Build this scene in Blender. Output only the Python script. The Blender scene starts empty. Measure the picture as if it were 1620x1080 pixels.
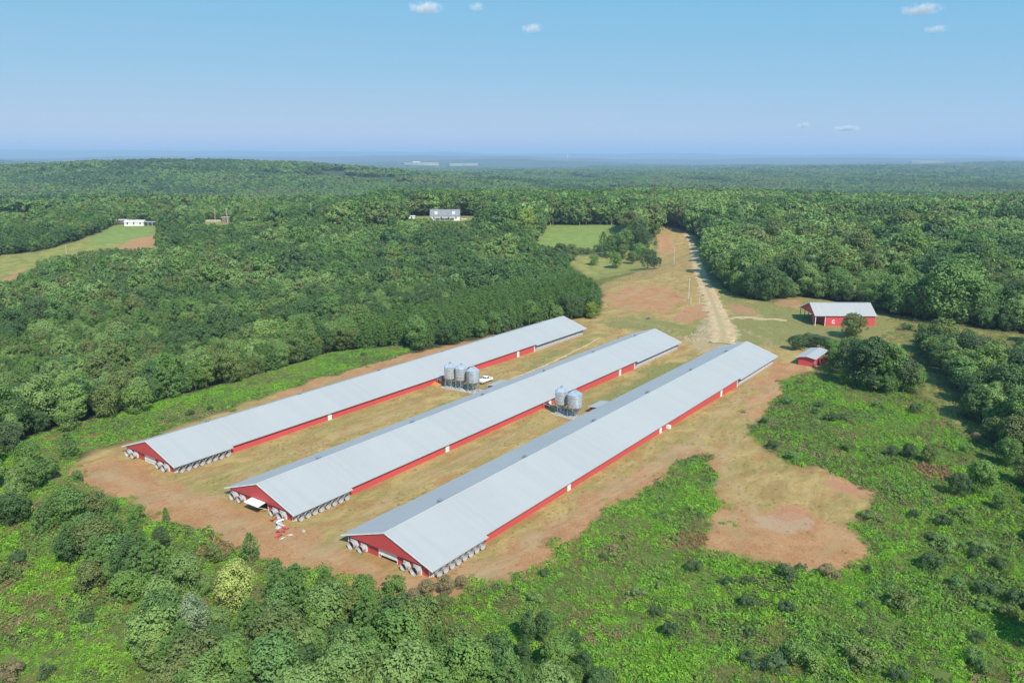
import bpy, bmesh, math, random
import numpy as np
from mathutils import Vector, Matrix

SC = bpy.context.scene
COL = SC.collection
R = math.radians

# ------------------------------------------------------------------ camera, sky, sun, exposure
CAM_H = 65.6
PITCH = math.atan((540 - 246) / 1245.0)
FPX, CX, CY = 1245.0, 810.0, 540.0
cam_d = bpy.data.cameras.new('camera')
cam = bpy.data.objects.new('camera', cam_d)
COL.objects.link(cam)
cam_d.sensor_width = 36.0
cam_d.lens = FPX / 1620.0 * 36.0
cam_d.clip_start = 1.0
cam_d.clip_end = 120000.0
cam.location = (0, 0, CAM_H)
cam.rotation_euler = (math.pi / 2 - PITCH, 0, 0)
SC.camera = cam

SUN_AZ, SUN_EL = R(155), R(45)          # azimuth clockwise from +Y
world = bpy.data.worlds.new('World')
SC.world = world
world.use_nodes = True
wn, wl = world.node_tree.nodes, world.node_tree.links
sky = wn.new('ShaderNodeTexSky')
sky.sky_type = 'NISHITA'
sky.sun_disc = False
sky.sun_elevation = SUN_EL
sky.sun_rotation = SUN_AZ
sky.altitude = 200
sky.air_density = 0.5
sky.dust_density = 0.0
sky.ozone_density = 4.0
# softer contrast between zenith and horizon, one exponent per colour
ss_ = wn.new('ShaderNodeSeparateColor'); wl.new(sky.outputs[0], ss_.inputs[0])
sc_ = wn.new('ShaderNodeCombineColor')
for i_, (p_, k_) in enumerate(((0.68, 1.02), (0.20, 2.48), (0.03, 4.25))):
    a_ = wn.new('ShaderNodeMath'); a_.operation = 'POWER'; a_.inputs[1].default_value = p_; wl.new(ss_.outputs[i_], a_.inputs[0])
    b_ = wn.new('ShaderNodeMath'); b_.operation = 'MULTIPLY'; b_.inputs[1].default_value = k_; wl.new(a_.outputs[0], b_.inputs[0]); wl.new(b_.outputs[0], sc_.inputs[i_])
wl.new(sc_.outputs[0], wn['Background'].inputs[0])
wn['Background'].inputs[1].default_value = 0.145

sun_d = bpy.data.lights.new('sun', 'SUN')
sun_d.energy = 4.95
sun_d.angle = R(0.53)
sun_d.color = (1.0, 0.935, 0.835)
sun = bpy.data.objects.new('sun', sun_d)
COL.objects.link(sun)
sd = Vector((math.sin(SUN_AZ) * math.cos(SUN_EL), math.cos(SUN_AZ) * math.cos(SUN_EL), math.sin(SUN_EL)))
sun.rotation_euler = sd.to_track_quat('Z', 'Y').to_euler()
sun.location = (60, -40, 200)

vs = SC.view_settings
vs.view_transform = 'Standard'
vs.look = 'None'
vs.exposure = 0.28
vs.gamma = 1.0
vs.use_curve_mapping = False
try:
    SC.cycles.use_denoising = True
    SC.cycles.max_bounces = 6
    SC.cycles.diffuse_bounces = 2
    SC.cycles.glossy_bounces = 2
    SC.cycles.transmission_bounces = 2
    SC.cycles.transparent_max_bounces = 8
    SC.cycles.volume_bounces = 1
    SC.cycles.caustics_reflective = False
    SC.cycles.caustics_refractive = False
except Exception:
    pass

# ------------------------------------------------------------------ small helpers
rng = np.random.default_rng(11)
random.seed(11)

def sm(x):
    x = np.clip(x, 0.0, 1.0)
    return x * x * (3 - 2 * x)

def _h(i, j, seed):
    i = i.astype(np.int64); j = j.astype(np.int64)
    n = (i * 374761393 + j * 668265263 + seed * 1442695041) & 0xFFFFFFFF
    n = ((n ^ (n >> 13)) * 1274126177) & 0xFFFFFFFF
    n = n ^ (n >> 16)
    return (n & 0xFFFF) / 65535.0

def vn(x, y, seed=0):
    """value noise in 0..1"""
    x = np.asarray(x, float); y = np.asarray(y, float)
    i = np.floor(x); j = np.floor(y)
    fx = x - i; fy = y - j
    fx = fx * fx * (3 - 2 * fx); fy = fy * fy * (3 - 2 * fy)
    a = _h(i, j, seed); b = _h(i + 1, j, seed); c = _h(i, j + 1, seed); d = _h(i + 1, j + 1, seed)
    return (a * (1 - fx) + b * fx) * (1 - fy) + (c * (1 - fx) + d * fx) * fy

def fb(x, y, seed=0, o=3):
    r = 0; a = 1; t = 0
    for k in range(o):
        r = r + a * vn(x * 2 ** k, y * 2 ** k, seed + 7 * k); t += a; a *= 0.5
    return r / t

# barn frame: u runs along the barns, v across them
BA = R(36.05)
U = np.array([math.sin(BA), math.cos(BA)])
V = np.array([math.cos(BA), -math.sin(BA)])
ORG = np.array([-15.35, 88.36]) * 1.35
def to_st(x, y):
    dx, dy = x - ORG[0], y - ORG[1]
    return dx * U[0] + dy * U[1], dx * V[0] + dy * V[1]
def from_st(s, t):
    return ORG[0] + s * U[0] + t * V[0], ORG[1] + s * U[1] + t * V[1]

def terrain(x, y):
    x = np.asarray(x, float); y = np.asarray(y, float)
    s, t = to_st(x, y)
    dist = np.hypot(x, y)
    z = np.zeros_like(x)
    z = z - 6.0 * sm((-24 - s) / 55.0)
    z = z - 3.0 * sm((t - 34) / 110.0) * (1 - sm((s - 110) / 80.0))
    z = z - 0.7 * sm((s - 70) / 70.0) * (1 - sm((s - 230) / 60.0)) * (1 - sm((np.abs(t + 36) - 70) / 50.0))
    ridge = sm((y - 470) / 230.0)
    z = z - 13.0 * sm((-98 - t) / 80.0) * (1 - ridge)
    z = z + 6.0 * sm((y - 330) / 380.0) * (1 - sm((y - 860) / 500.0))
    z = z - 34.0 * sm((y - 880) / 800.0)
    w1 = sm((dist - 260) / 500.0)
    z = z + w1 * 7.0 * (vn(x / 190, y / 190, 3) - 0.5)
    w2 = sm((dist - 1000) / 1500.0)
    z = z + w2 * 34.0 * (fb(x / 1100, y / 1100, 5, 2) - 0.5)
    z = z + 70.0 * np.exp(-(((x + 950) / 850) ** 2 + ((y - 2350) / 560) ** 2))
    w3 = sm((dist - 3800) / 3000.0)
    z = z + w3 * 120.0 * (fb(x / 3000, y / 1700, 9, 2) - 0.50)
    ang = np.arctan2(x, np.maximum(y, 1.0))
    left = sm((0.62 - ang) / 1.2)
    top = 95 + 165 * left
    prof = 0.72 + 0.5 * fb(ang * 7 + 3, dist * 0 + 1.3, 21, 3)
    z = z + top * prof * np.exp(-((dist - 25500 - 3500 * vn(ang * 3, ang * 0, 4)) / 3400) ** 2)
    prof2 = 0.35 + 0.9 * fb(ang * 9 + 9, dist * 0 + 5.3, 31, 3)
    z = z + 0.42 * top * prof2 * np.exp(-((dist - 15500 - 2500 * vn(ang * 4, ang * 0, 8)) / 2200) ** 2)
    return z

CP, SP = math.cos(PITCH), math.sin(PITCH)
def project(x, y, z):
    x = np.asarray(x, float); y = np.asarray(y, float); z = np.asarray(z, float) - CAM_H
    f = y * CP - z * SP
    up = y * SP + z * CP
    f = np.where(f > 0.1, f, 0.1)
    return CX + FPX * x / f, CY - FPX * up / f, f

_TS = 45.0 * 1.018 ** np.arange(0, 380)
def ground_at(px, py, dz=0.0):
    """points of the terrain (raised by dz) that the photograph shows at these pixels"""
    px = np.atleast_1d(np.asarray(px, float)); py = np.atleast_1d(np.asarray(py, float))
    dx = (px - CX) / FPX; dyy = -(py - CY) / FPX
    rx, ry, rz = dx, CP + SP * dyy, -SP + CP * dyy
    X = rx[:, None] * _TS; Y = ry[:, None] * _TS; Z = CAM_H + rz[:, None] * _TS
    below = Z < terrain(X, Y) + dz
    k = np.argmax(below, axis=1); k = np.where(below.any(axis=1), k, len(_TS) - 1); k = np.maximum(k, 1)
    lo, hi = _TS[k - 1], _TS[k]
    for _ in range(18):
        m = (lo + hi) / 2
        b = CAM_H + rz * m < terrain(rx * m, ry * m) + dz
        hi = np.where(b, m, hi); lo = np.where(b, lo, m)
    return np.stack([rx * hi, ry * hi], 1)

def g1(px, py, dz=0.0):
    p = ground_at([px], [py], dz)[0]
    return float(p[0]), float(p[1])
def gz(x, y):
    return float(terrain(np.array([x]), np.array([y]))[0])

def inside(poly, x, y):
    x = np.asarray(x); y = np.asarray(y)
    res = np.zeros(x.shape, bool)
    p = np.asarray(poly, float)
    bb = (x >= p[:, 0].min()) & (x <= p[:, 0].max()) & (y >= p[:, 1].min()) & (y <= p[:, 1].max())
    xs, ys = x[bb], y[bb]
    r = np.zeros(xs.shape, bool)
    n = len(p)
    for i in range(n):
        x0, y0 = p[i]; x1, y1 = p[(i + 1) % n]
        if y0 == y1:
            continue
        c = ((y0 > ys) != (y1 > ys)) & (xs < (x1 - x0) * (ys - y0) / (y1 - y0) + x0)
        r ^= c
    res[bb] = r
    return res

# ------------------------------------------------------------------ object helpers
def tag(o, label=None, cat=None, group=None, kind=None):
    if label: o['label'] = label
    if cat: o['category'] = cat
    if group: o['group'] = group
    if kind: o['kind'] = kind
    return o

def empty(name, loc=(0, 0, 0), rz=0.0, label=None, cat=None, group=None):
    o = bpy.data.objects.new(name, None)
    o.empty_display_size = 0.5
    COL.objects.link(o)
    o.location = loc
    o.rotation_euler = (0, 0, rz)
    return tag(o, label, cat, group)

class MB:
    def __init__(self):
        self.v = []; self.f = []
    def add(self, vs, fs):
        k = len(self.v)
        self.v += [tuple(p) for p in vs]
        self.f += [tuple(i + k for i in f) for f in fs]
        return self
    def box(self, x0, x1, y0, y1, z0, z1):
        v = [(x0, y0, z0), (x1, y0, z0), (x1, y1, z0), (x0, y1, z0), (x0, y0, z1), (x1, y0, z1), (x1, y1, z1), (x0, y1, z1)]
        return self.add(v, [(3, 2, 1, 0), (4, 5, 6, 7), (0, 1, 5, 4), (1, 2, 6, 5), (2, 3, 7, 6), (3, 0, 4, 7)])
    def bar(self, a, b, w, h=None):
        """square bar from a to b"""
        h = h or w
        a, b = Vector(a), Vector(b)
        d = (b - a).normalized()
        s = d.cross(Vector((0, 0, 1)))
        if s.length < 1e-3: s = Vector((1, 0, 0))
        s.normalize(); n = s.cross(d).normalized()
        v = []
        for p in (a, b):
            for i, j in ((-1, -1), (1, -1), (1, 1), (-1, 1)):
                v.append(p + s * (i * w / 2) + n * (j * h / 2))
        return self.add(v, [(3, 2, 1, 0), (4, 5, 6, 7), (0, 1, 5, 4), (1, 2, 6, 5), (2, 3, 7, 6), (3, 0, 4, 7)])
    def tube(self, pts, rads, n=8, cap=True):
        pts = [Vector(p) for p in pts]
        rings = []
        for i, p in enumerate(pts):
            d = (pts[min(i + 1, len(pts) - 1)] - pts[max(i - 1, 0)]).normalized()
            a = d.cross(Vector((0.13, 0.97, 0.2))).normalized(); b = d.cross(a)
            rings.append([p + (a * math.cos(2 * math.pi * k / n) + b * math.sin(2 * math.pi * k / n)) * rads[i] for k in range(n)])
        v = [q for r in rings for q in r]; f = []
        for i in range(len(pts) - 1):
            for k in range(n):
                f.append((i * n + k, i * n + (k + 1) % n, (i + 1) * n + (k + 1) % n, (i + 1) * n + k))
        if cap:
            f.append(tuple(range(n))[::-1]); f.append(tuple((len(pts) - 1) * n + k for k in range(n)))
        return self.add(v, f)
    def lathe(self, prof, n=20, axis='z', o=(0, 0, 0)):
        """prof: (radius, height) pairs; axis z, or x/-y direction of the height"""
        v = []; f = []
        for r, h in prof:
            for k in range(n):
                a = 2 * math.pi * k / n
                c, s_ = r * math.cos(a), r * math.sin(a)
                if axis == 'z': p = (c, s_, h)
                elif axis == 'x': p = (h, c, s_)
                else: p = (c, -h, s_)
                v.append((p[0] + o[0], p[1] + o[1], p[2] + o[2]))
        for i in range(len(prof) - 1):
            for k in range(n):
                f.append((i * n + k, i * n + (k + 1) % n, (i + 1) * n + (k + 1) % n, (i + 1) * n + k))
        return self.add(v, f)
    def prism(self, poly, axis, a, b):
        """extrude a 2D polygon. axis y: poly is (x,z); axis x: poly is (y,z); axis z: poly is (x,y)"""
        n = len(poly); v = []
        for h in (a, b):
            for p, q in poly:
                v.append((p, h, q) if axis == 'y' else (h, p, q) if axis == 'x' else (p, q, h))
        f = [tuple(range(n)), tuple(range(n, 2 * n))[::-1]]
        for i in range(n):
            f.append((i, (i + 1) % n, n + (i + 1) % n, n + i))
        return self.add(v, f)
    def mesh(self, name, m, smooth=False):
        me = bpy.data.meshes.new(name)
        me.from_pydata(self.v, [], self.f)
        bm = bmesh.new(); bm.from_mesh(me)
        bmesh.ops.recalc_face_normals(bm, faces=bm.faces)
        bm.to_mesh(me); bm.free()
        if smooth:
            me.polygons.foreach_set('use_smooth', [True] * len(me.polygons))
            try: me.set_sharp_from_angle(angle=R(35))
            except Exception: pass
        me.materials.append(m)
        return me
    def build(self, name, m, parent=None, smooth=False, loc=None, rot=None):
        o = bpy.data.objects.new(name, self.mesh(name, m, smooth))
        COL.objects.link(o)
        if parent: o.parent = parent
        if loc is not None: o.location = loc
        if rot is not None: o.rotation_euler = rot
        return o

def place(me, name, parent, loc=(0, 0, 0), rot=(0, 0, 0), scale=None):
    o = bpy.data.objects.new(name, me)
    COL.objects.link(o); o.parent = parent; o.location = loc; o.rotation_euler = rot
    if scale is not None: o.scale = scale
    return o

# ------------------------------------------------------------------ materials
class NT:
    def __init__(self, name):
        self.m = bpy.data.materials.new(name); self.m.use_nodes = True
        self.n = self.m.node_tree.nodes; self.l = self.m.node_tree.links
        self.b = self.n['Principled BSDF']; self.out = self.n['Material Output']
    def node(self, t, ins=None, **kw):
        nd = self.n.new(t)
        for k, v in kw.items(): setattr(nd, k, v)
        for k, v in (ins or {}).items(): self.put(nd.inputs[k], v)
        return nd
    def put(self, sock, v):
        if hasattr(v, 'is_linked') or hasattr(v, 'links'): self.l.new(v, sock)
        else:
            if isinstance(v, tuple) and len(v) == 3 and sock.type == 'RGBA': v = v + (1,)
            sock.default_value = v
    def mix(self, f, a, b, mode='MIX'):
        nd = self.node('ShaderNodeMix', data_type='RGBA', blend_type=mode)
        self.put(nd.inputs[0], f); self.put(nd.inputs[6], a); self.put(nd.inputs[7], b)
        return nd.outputs[2]
    def math(self, op, a, b=0.0, c=0.0):
        nd = self.node('ShaderNodeMath', operation=op)
        self.put(nd.inputs[0], a); self.put(nd.inputs[1], b); self.put(nd.inputs[2], c)
        return nd.outputs[0]
    def noise(self, vec, scale, detail=3.0, rough=0.55, dist=0.0):
        nd = self.node('ShaderNodeTexNoise')
        if vec is not None: self.put(nd.inputs['Vector'], vec)
        self.put(nd.inputs['Scale'], scale); self.put(nd.inputs['Detail'], detail); self.put(nd.inputs['Roughness'], rough); self.put(nd.inputs['Distortion'], dist)
        return nd.outputs[0]
    def ramp(self, f, a, b):
        nd = self.node('ShaderNodeMapRange', interpolation_type='SMOOTHSTEP')
        self.put(nd.inputs[0], f); nd.inputs[1].default_value = a; nd.inputs[2].default_value = b
        return nd.outputs[0]
    def scalevec(self, vec, s):
        nd = self.node('ShaderNodeMapping'); self.put(nd.inputs[0], vec); nd.inputs[3].default_value = s
        return nd.outputs[0]
    def bump(self, h, strength=0.3, dist=0.05):
        nd = self.node('ShaderNodeBump'); self.put(nd.inputs['Height'], h)
        nd.inputs['Strength'].default_value = strength; nd.inputs['Distance'].default_value = dist
        self.l.new(nd.outputs[0], self.b.inputs['Normal'])
    def set(self, **kw):
        for k, v in kw.items(): self.put(self.b.inputs[k.replace('_', ' ')], v)
        return self.m

def plain(name, col, rough=0.6, metal=0.0, var=0.12, scale=1.2, spec=0.4):
    t = NT(name)
    tc = t.node('ShaderNodeTexCoord').outputs['Object']
    n = t.noise(tc, scale, 4, 0.6)
    lo = tuple(c * (1 - var) for c in col); hi = tuple(min(1, c * (1 + var)) for c in col)
    t.set(Base_Color=t.mix(t.ramp(n, 0.3, 0.7), lo, hi), Roughness=rough, Metallic=metal)
    t.b.inputs['Specular IOR Level'].default_value = spec
    return t.m

def metal_sheet(name, col, rough, metal, dirt, pitch=0.91, axis=1):
    """painted or galvanised sheet: one slightly different tone per sheet, dust and run-off streaks"""
    t = NT(name)
    tc = t.node('ShaderNodeTexCoord').outputs['Object']
    sp = t.node('ShaderNodeSeparateXYZ'); t.l.new(tc, sp.inputs[0])
    along = sp.outputs[axis]
    idx = t.math('FLOOR', t.math('DIVIDE', along, pitch))
    wn_ = t.node('ShaderNodeTexWhiteNoise', noise_dimensions='1D'); t.l.new(idx, wn_.inputs['W'])
    idx2 = t.math('FLOOR', t.math('DIVIDE', along, pitch * 13))
    wn2 = t.node('ShaderNodeTexWhiteNoise', noise_dimensions='1D'); t.l.new(idx2, wn2.inputs['W'])
    n1 = t.noise(tc, 0.16, 4, 0.6)
    st = t.noise(t.scalevec(tc, (0.35, 2.4, 0.35) if axis == 1 else (2.4, 0.35, 0.35)), 1.0, 5, 0.65)
    f = t.math('ADD', t.math('MULTIPLY', wn_.outputs[0], 0.35), t.math('ADD', t.math('MULTIPLY', wn2.outputs[0], 0.35), t.math('MULTIPLY', n1, 0.6)))
    lo = tuple(c * 0.965 for c in col); hi = tuple(min(1, c * 1.025) for c in col)
    c = t.mix(t.ramp(f, 0.2, 1.1), lo, hi)
    c = t.mix(t.math('MULTIPLY', t.ramp(st, 0.50, 0.80), 0.16), c, dirt)
    t.set(Base_Color=c, Roughness=t.math('ADD', rough, t.math('MULTIPLY', n1, 0.15)), Metallic=metal)
    t.b.inputs['Specular IOR Level'].default_value = 0.45
    w = t.node('ShaderNodeTexWave', wave_type='BANDS', bands_direction='Y' if axis == 1 else 'X')
    t.l.new(tc, w.inputs[0]); w.inputs['Scale'].default_value = 1.36
    if 'roof' not in name: t.bump(w.outputs[1], 0.12, 0.02)
    return t.m

M = {}
M['roof'] = metal_sheet('roof_metal', (0.405, 0.405, 0.395), 0.5, 0.1, (0.42, 0.41, 0.39))
M['roof_x'] = metal_sheet('roof_metal_x', (0.405, 0.405, 0.395), 0.5, 0.1, (0.50, 0.50, 0.48), axis=0)
M['red'] = metal_sheet('red_siding', (0.54, 0.075, 0.078), 0.5, 0.0, (0.40, 0.10, 0.07))
M['red_x'] = metal_sheet('red_siding_x', (0.53, 0.070, 0.074), 0.5, 0.0, (0.38, 0.09, 0.07), axis=0)
M['white'] = plain('white_trim', (0.78, 0.78, 0.76), 0.5, 0, 0.06)
M['door'] = plain('white_door', (0.80, 0.80, 0.79), 0.45, 0, 0.08)
M['fan'] = plain('fan_fibreglass', (0.37, 0.37, 0.37), 0.5, 0, 0.14, 2.5)
M['fanbox'] = plain('fan_housing', (0.60, 0.59, 0.58), 0.5, 0, 0.1)
M['dark'] = plain('dark_interior', (0.03, 0.03, 0.032), 0.8)
M['steel'] = plain('blade_steel', (0.25, 0.26, 0.27), 0.45, 0.6)
M['galv'] = plain('galvanised_bin', (0.56, 0.60, 0.63), 0.36, 0.55, 0.16, 1.5)
M['galv_dull'] = plain('galvanised_legs', (0.36, 0.37, 0.38), 0.5, 0.5, 0.2)
M['wood'] = plain('weathered_wood', (0.20, 0.15, 0.11), 0.85, 0, 0.25, 3)
M['pole'] = plain('pole_wood', (0.46, 0.43, 0.38), 0.85, 0, 0.2, 2)
M['concrete'] = plain('concrete', (0.44, 0.40, 0.35), 0.9, 0, 0.2, 0.7)
M['pad'] = plain('cooling_pad', (0.40, 0.41, 0.44), 0.9, 0, 0.25, 2)
M['carpaint'] = plain('white_car_paint', (0.82, 0.83, 0.84), 0.22, 0, 0.03, 0.5, 0.6)
M['glass'] = plain('dark_glass', (0.02, 0.025, 0.03), 0.08, 0, 0.1, 1, 0.8)
M['tyre'] = plain('tyre_rubber', (0.02, 0.02, 0.02), 0.85)
M['chrome'] = plain('chrome', (0.6, 0.6, 0.62), 0.2, 0.9)
M['redlens'] = plain('red_lens', (0.4, 0.02, 0.02), 0.3)
M['shingle'] = plain('grey_shingle', (0.22, 0.225, 0.24), 0.9, 0, 0.2, 0.8)
M['siding'] = plain('white_siding', (0.74, 0.74, 0.72), 0.6, 0, 0.06, 0.6)
M['brownroof'] = plain('tan_roof', (0.40, 0.35, 0.29), 0.8, 0, 0.2, 0.5)
M['pipe'] = plain('white_pipe', (0.74, 0.71, 0.64), 0.5)
M['orange'] = plain('orange_earth', (0.62, 0.20, 0.05), 0.9, 0, 0.3, 3)
M['wire'] = plain('wire', (0.06, 0.06, 0.06), 0.6)
M['stone'] = plain('pale_stone', (0.46, 0.37, 0.245), 0.95, 0, 0.3, 3)
M['bark'] = plain('bark', (0.13, 0.10, 0.075), 0.95, 0, 0.35, 4)
M['farfield'] = plain('far_field', (0.36, 0.33, 0.22), 0.95, 0, 0.2, 0.02)

def leafmat(name, cols, trans=0.20, val=0.30, pscale=0.012, pw=0.25):
    """leaf colour drawn per plant from cols, shifted by stand and by leaf"""
    t = NT(name)
    oi = t.node('ShaderNodeObjectInfo')
    rnd = oi.outputs['Random']
    loc = oi.outputs['Location']
    patch = t.noise(t.scalevec(loc, (pscale, pscale, 0.0)), 1.0, 3, 0.6)
    cr = t.node('ShaderNodeValToRGB')
    cr.color_ramp.interpolation = 'LINEAR'
    el = cr.color_ramp.elements
    n = len(cols)
    el[0].position = 0.0; el[0].color = cols[0] + (1,)
    el[1].position = 1.0; el[1].color = cols[-1] + (1,)
    for i in range(1, n - 1):
        e = el.new(i / (n - 1)); e.color = cols[i] + (1,)
    f = t.math('ADD', t.math('MULTIPLY', rnd, 1 - pw), t.math('MULTIPLY', t.ramp(patch, 0.3, 0.7), pw))
    t.l.new(f, cr.inputs[0])
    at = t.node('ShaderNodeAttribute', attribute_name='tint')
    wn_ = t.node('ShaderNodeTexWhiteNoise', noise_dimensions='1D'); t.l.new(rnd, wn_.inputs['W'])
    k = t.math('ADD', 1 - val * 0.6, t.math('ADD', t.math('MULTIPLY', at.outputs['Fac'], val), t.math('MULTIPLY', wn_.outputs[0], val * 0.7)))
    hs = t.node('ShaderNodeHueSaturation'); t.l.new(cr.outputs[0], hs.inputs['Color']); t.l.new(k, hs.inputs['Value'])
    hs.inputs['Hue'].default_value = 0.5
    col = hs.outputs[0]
    t.set(Base_Color=col, Roughness=0.62)
    t.b.inputs['Specular IOR Level'].default_value = 0.25
    tr = t.node('ShaderNodeBsdfTranslucent'); 
    t.l.new(t.mix(1.0, col, (1.15, 1.25, 0.6), 'MULTIPLY'), tr.inputs[0])
    mx = t.node('ShaderNodeMixShader'); mx.inputs[0].default_value = trans
    t.l.new(t.b.outputs[0], mx.inputs[1]); t.l.new(tr.outputs[0], mx.inputs[2])
    t.l.new(mx.outputs[0], t.out.inputs[0])
    return t.m

M['lf_mid'] = leafmat('leaf_mid', [(0.119, 0.216, 0.05), (0.15, 0.254, 0.056), (0.131, 0.235, 0.07), (0.188, 0.281, 0.061)])
M['lf_dark'] = leafmat('leaf_dark', [(0.067, 0.132, 0.042), (0.084, 0.154, 0.047), (0.098, 0.158, 0.057)])
M['lf_olive'] = leafmat('leaf_olive', [(0.128, 0.188, 0.051), (0.151, 0.201, 0.055), (0.161, 0.194, 0.065), (0.125, 0.2, 0.051)])
M['lf_deep'] = leafmat('leaf_deep', [(0.068, 0.119, 0.048), (0.086, 0.142, 0.053), (0.097, 0.135, 0.06)])
M['lf_pale'] = leafmat('leaf_pale', [(0.176, 0.278, 0.077), (0.21, 0.305, 0.095), (0.192, 0.299, 0.07)])
M['lf_yellow'] = leafmat('leaf_yellow', [(0.23, 0.312, 0.05), (0.253, 0.33, 0.066)])
M['lf_bloom'] = leafmat('leaf_bloom', [(0.442, 0.475, 0.13), (0.39, 0.45, 0.13)])
M['lf_silver'] = leafmat('leaf_silver', [(0.25, 0.32, 0.18), (0.21, 0.30, 0.15)])
M['lf_pine'] = leafmat('leaf_pine', [(0.11, 0.216, 0.056), (0.139, 0.248, 0.061), (0.124, 0.228, 0.07)], 0.15)
M['lf_brown'] = leafmat('leaf_brown', [(0.27, 0.21, 0.11), (0.24, 0.205, 0.10), (0.30, 0.22, 0.13)])
M['lf_rust'] = leafmat('leaf_rust', [(0.30, 0.16, 0.085), (0.27, 0.17, 0.08), (0.24, 0.20, 0.08)])
M['lf_weed'] = leafmat('leaf_weed', [(0.134, 0.313, 0.032), (0.189, 0.388, 0.037), (0.243, 0.414, 0.044), (0.162, 0.32, 0.052), (0.232, 0.32, 0.073), (0.123, 0.238, 0.047)], 0.3, 0.40, 0.075, 0.6)
M['lf_grass'] = leafmat('leaf_grass', [(0.30, 0.245, 0.10), (0.22, 0.23, 0.075), (0.36, 0.28, 0.135), (0.17, 0.21, 0.055)], 0.3)

# ------------------------------------------------------------------ zones of the ground (outlines read off the photograph, laid out on the terrain)
P_YARD_R = [(1425, 503), (1440, 535), (1400, 545), (1330, 535), (1312, 560), (1306, 585), (1240, 600), (1222, 640), (1190, 682), (1215, 715), (1268, 738), (1310, 740), (1320, 752), (1392, 775), (1382, 800), (1350, 830), (1378, 880), (1368, 903), (1300, 905), (1200, 892), (1112, 872), (1132, 825), (1130, 760), (1120, 713), (1085, 728), (1040, 762), (960, 812), (880, 872), (800, 922), (715, 955), (640, 945), (560, 928), (430, 888), (330, 850), (250, 822), (150, 775)]
ZPX = {
 'yard': [[(100, 738), (150, 712), (200, 700), (300, 668), (420, 628), (540, 590), (640, 563), (740, 541), (860, 512), (948, 500), (955, 470), (948, 452), (975, 440), (1025, 425), (1040, 395), (1038, 359), (1068, 359), (1100, 372), (1112, 400), (1120, 430), (1150, 462), (1185, 474), (1230, 482), (1265, 470), (1330, 478), (1385, 492)] + P_YARD_R],
 'grass': [[(1150, 545), (1150, 500), (1190, 500), (1260, 485), (1270, 470), (1390, 492), (1425, 503), (1440, 535), (1400, 545), (1330, 535), (1300, 560), (1230, 545)],
           [(930, 512), (1000, 500), (1090, 515), (1120, 500), (1130, 520), (1090, 535), (1000, 520)],
           [(1100, 372), (1110, 380), (1125, 430), (1160, 470), (1200, 478), (1262, 470), (1240, 490), (1170, 500), (1140, 480), (1115, 430)],
           [(700, 640), (800, 600), (905, 545), (960, 525), (930, 545), (830, 590), (780, 610), (720, 650)],
           [(960, 650), (1050, 600), (1110, 560), (1090, 560), (1020, 590), (940, 630)]],
 'meadow': [[(1420, 500), (1500, 512), (1640, 532), (1640, 565), (1540, 540), (1460, 518), (1440, 545), (1480, 590), (1530, 650), (1570, 690), (1540, 705), (1480, 655), (1440, 600), (1410, 560)],
            [(900, 405), (950, 400), (1000, 385), (1030, 370), (1040, 395), (1025, 425), (975, 440), (948, 452), (930, 440), (900, 420)]],
 'lawn': [[(845, 386), (860, 356), (1000, 356), (985, 372), (940, 395), (900, 398)], [(150, 372), (183, 356), (248, 354), (248, 372), (200, 384), (140, 390)]],
 'field': [[(-30, 456), (-30, 408), (60, 398), (110, 385), (170, 365), (183, 356), (248, 354), (248, 392), (200, 396), (180, 393), (120, 407), (70, 418), (40, 432), (20, 444)],
           [(635, 350), (640, 342), (770, 342), (770, 350)], [(318, 350), (372, 350), (372, 357), (318, 357)]],
 'bare': [[(1120, 868), (1150, 835), (1195, 800), (1245, 803), (1300, 822), (1345, 835), (1372, 885), (1365, 902), (1240, 893)],
          [(1290, 765), (1340, 758), (1392, 778), (1360, 785)],
          [(100, 738), (200, 724), (285, 772), (395, 818), (520, 868), (620, 915), (720, 912), (868, 830), (1005, 742), (1075, 705), (1110, 700), (1085, 728), (960, 812), (880, 872), (800, 922), (715, 955), (640, 945), (560, 928), (430, 888), (330, 850), (250, 822), (150, 775)],
          [(1125, 728), (1150, 720), (1148, 790), (1160, 800), (1120, 870), (1132, 825), (1130, 760)],
          [(450, 620), (560, 583), (650, 560), (740, 540), (745, 548), (640, 575), (450, 630)],
          [(955, 470), (1000, 452), (1050, 455), (1080, 470), (1060, 492), (990, 492)],
          [(1310, 718), (1340, 712), (1370, 722), (1340, 728)], [(1040, 372), (1058, 372), (1066, 395), (1045, 398)], [(230, 585), (235, 590), (226, 592)],
          [(68, 690), (92, 682), (95, 692), (75, 698)], [(185, 960), (205, 955), (205, 975), (190, 978)], [(1225, 570), (1300, 590), (1235, 610), (1200, 660), (1180, 670), (1190, 620)]],
 'red': [[(1150, 478), (1175, 482), (1200, 493), (1185, 500), (1160, 492)], [(1060, 502), (1095, 482), (1120, 480), (1118, 500), (1085, 512)], [(1220, 478), (1262, 473), (1262, 484), (1235, 485)],
         [(180, 395), (210, 378), (245, 371), (250, 390), (215, 398)], [(5, 442), (40, 422), (36, 440), (25, 446)], [(1295, 768), (1335, 762), (1370, 775), (1345, 782)], [(1215, 806), (1250, 806), (1280, 818), (1260, 826), (1225, 815)]],
 'pale': [[(1195, 812), (1240, 812), (1300, 828), (1290, 845), (1240, 842), (1200, 828)], [(1085, 548), (1102, 515), (1138, 492), (1165, 512), (1178, 548), (1130, 565)]],
}
big = [(-60, 1130), (-60, 775), (60, 748), (100, 738)] + P_YARD_R[::-1][:len(P_YARD_R) - 5] + [(1306, 585), (1420, 600), (1540, 705), (1680, 745), (1680, 1130)]
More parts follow.
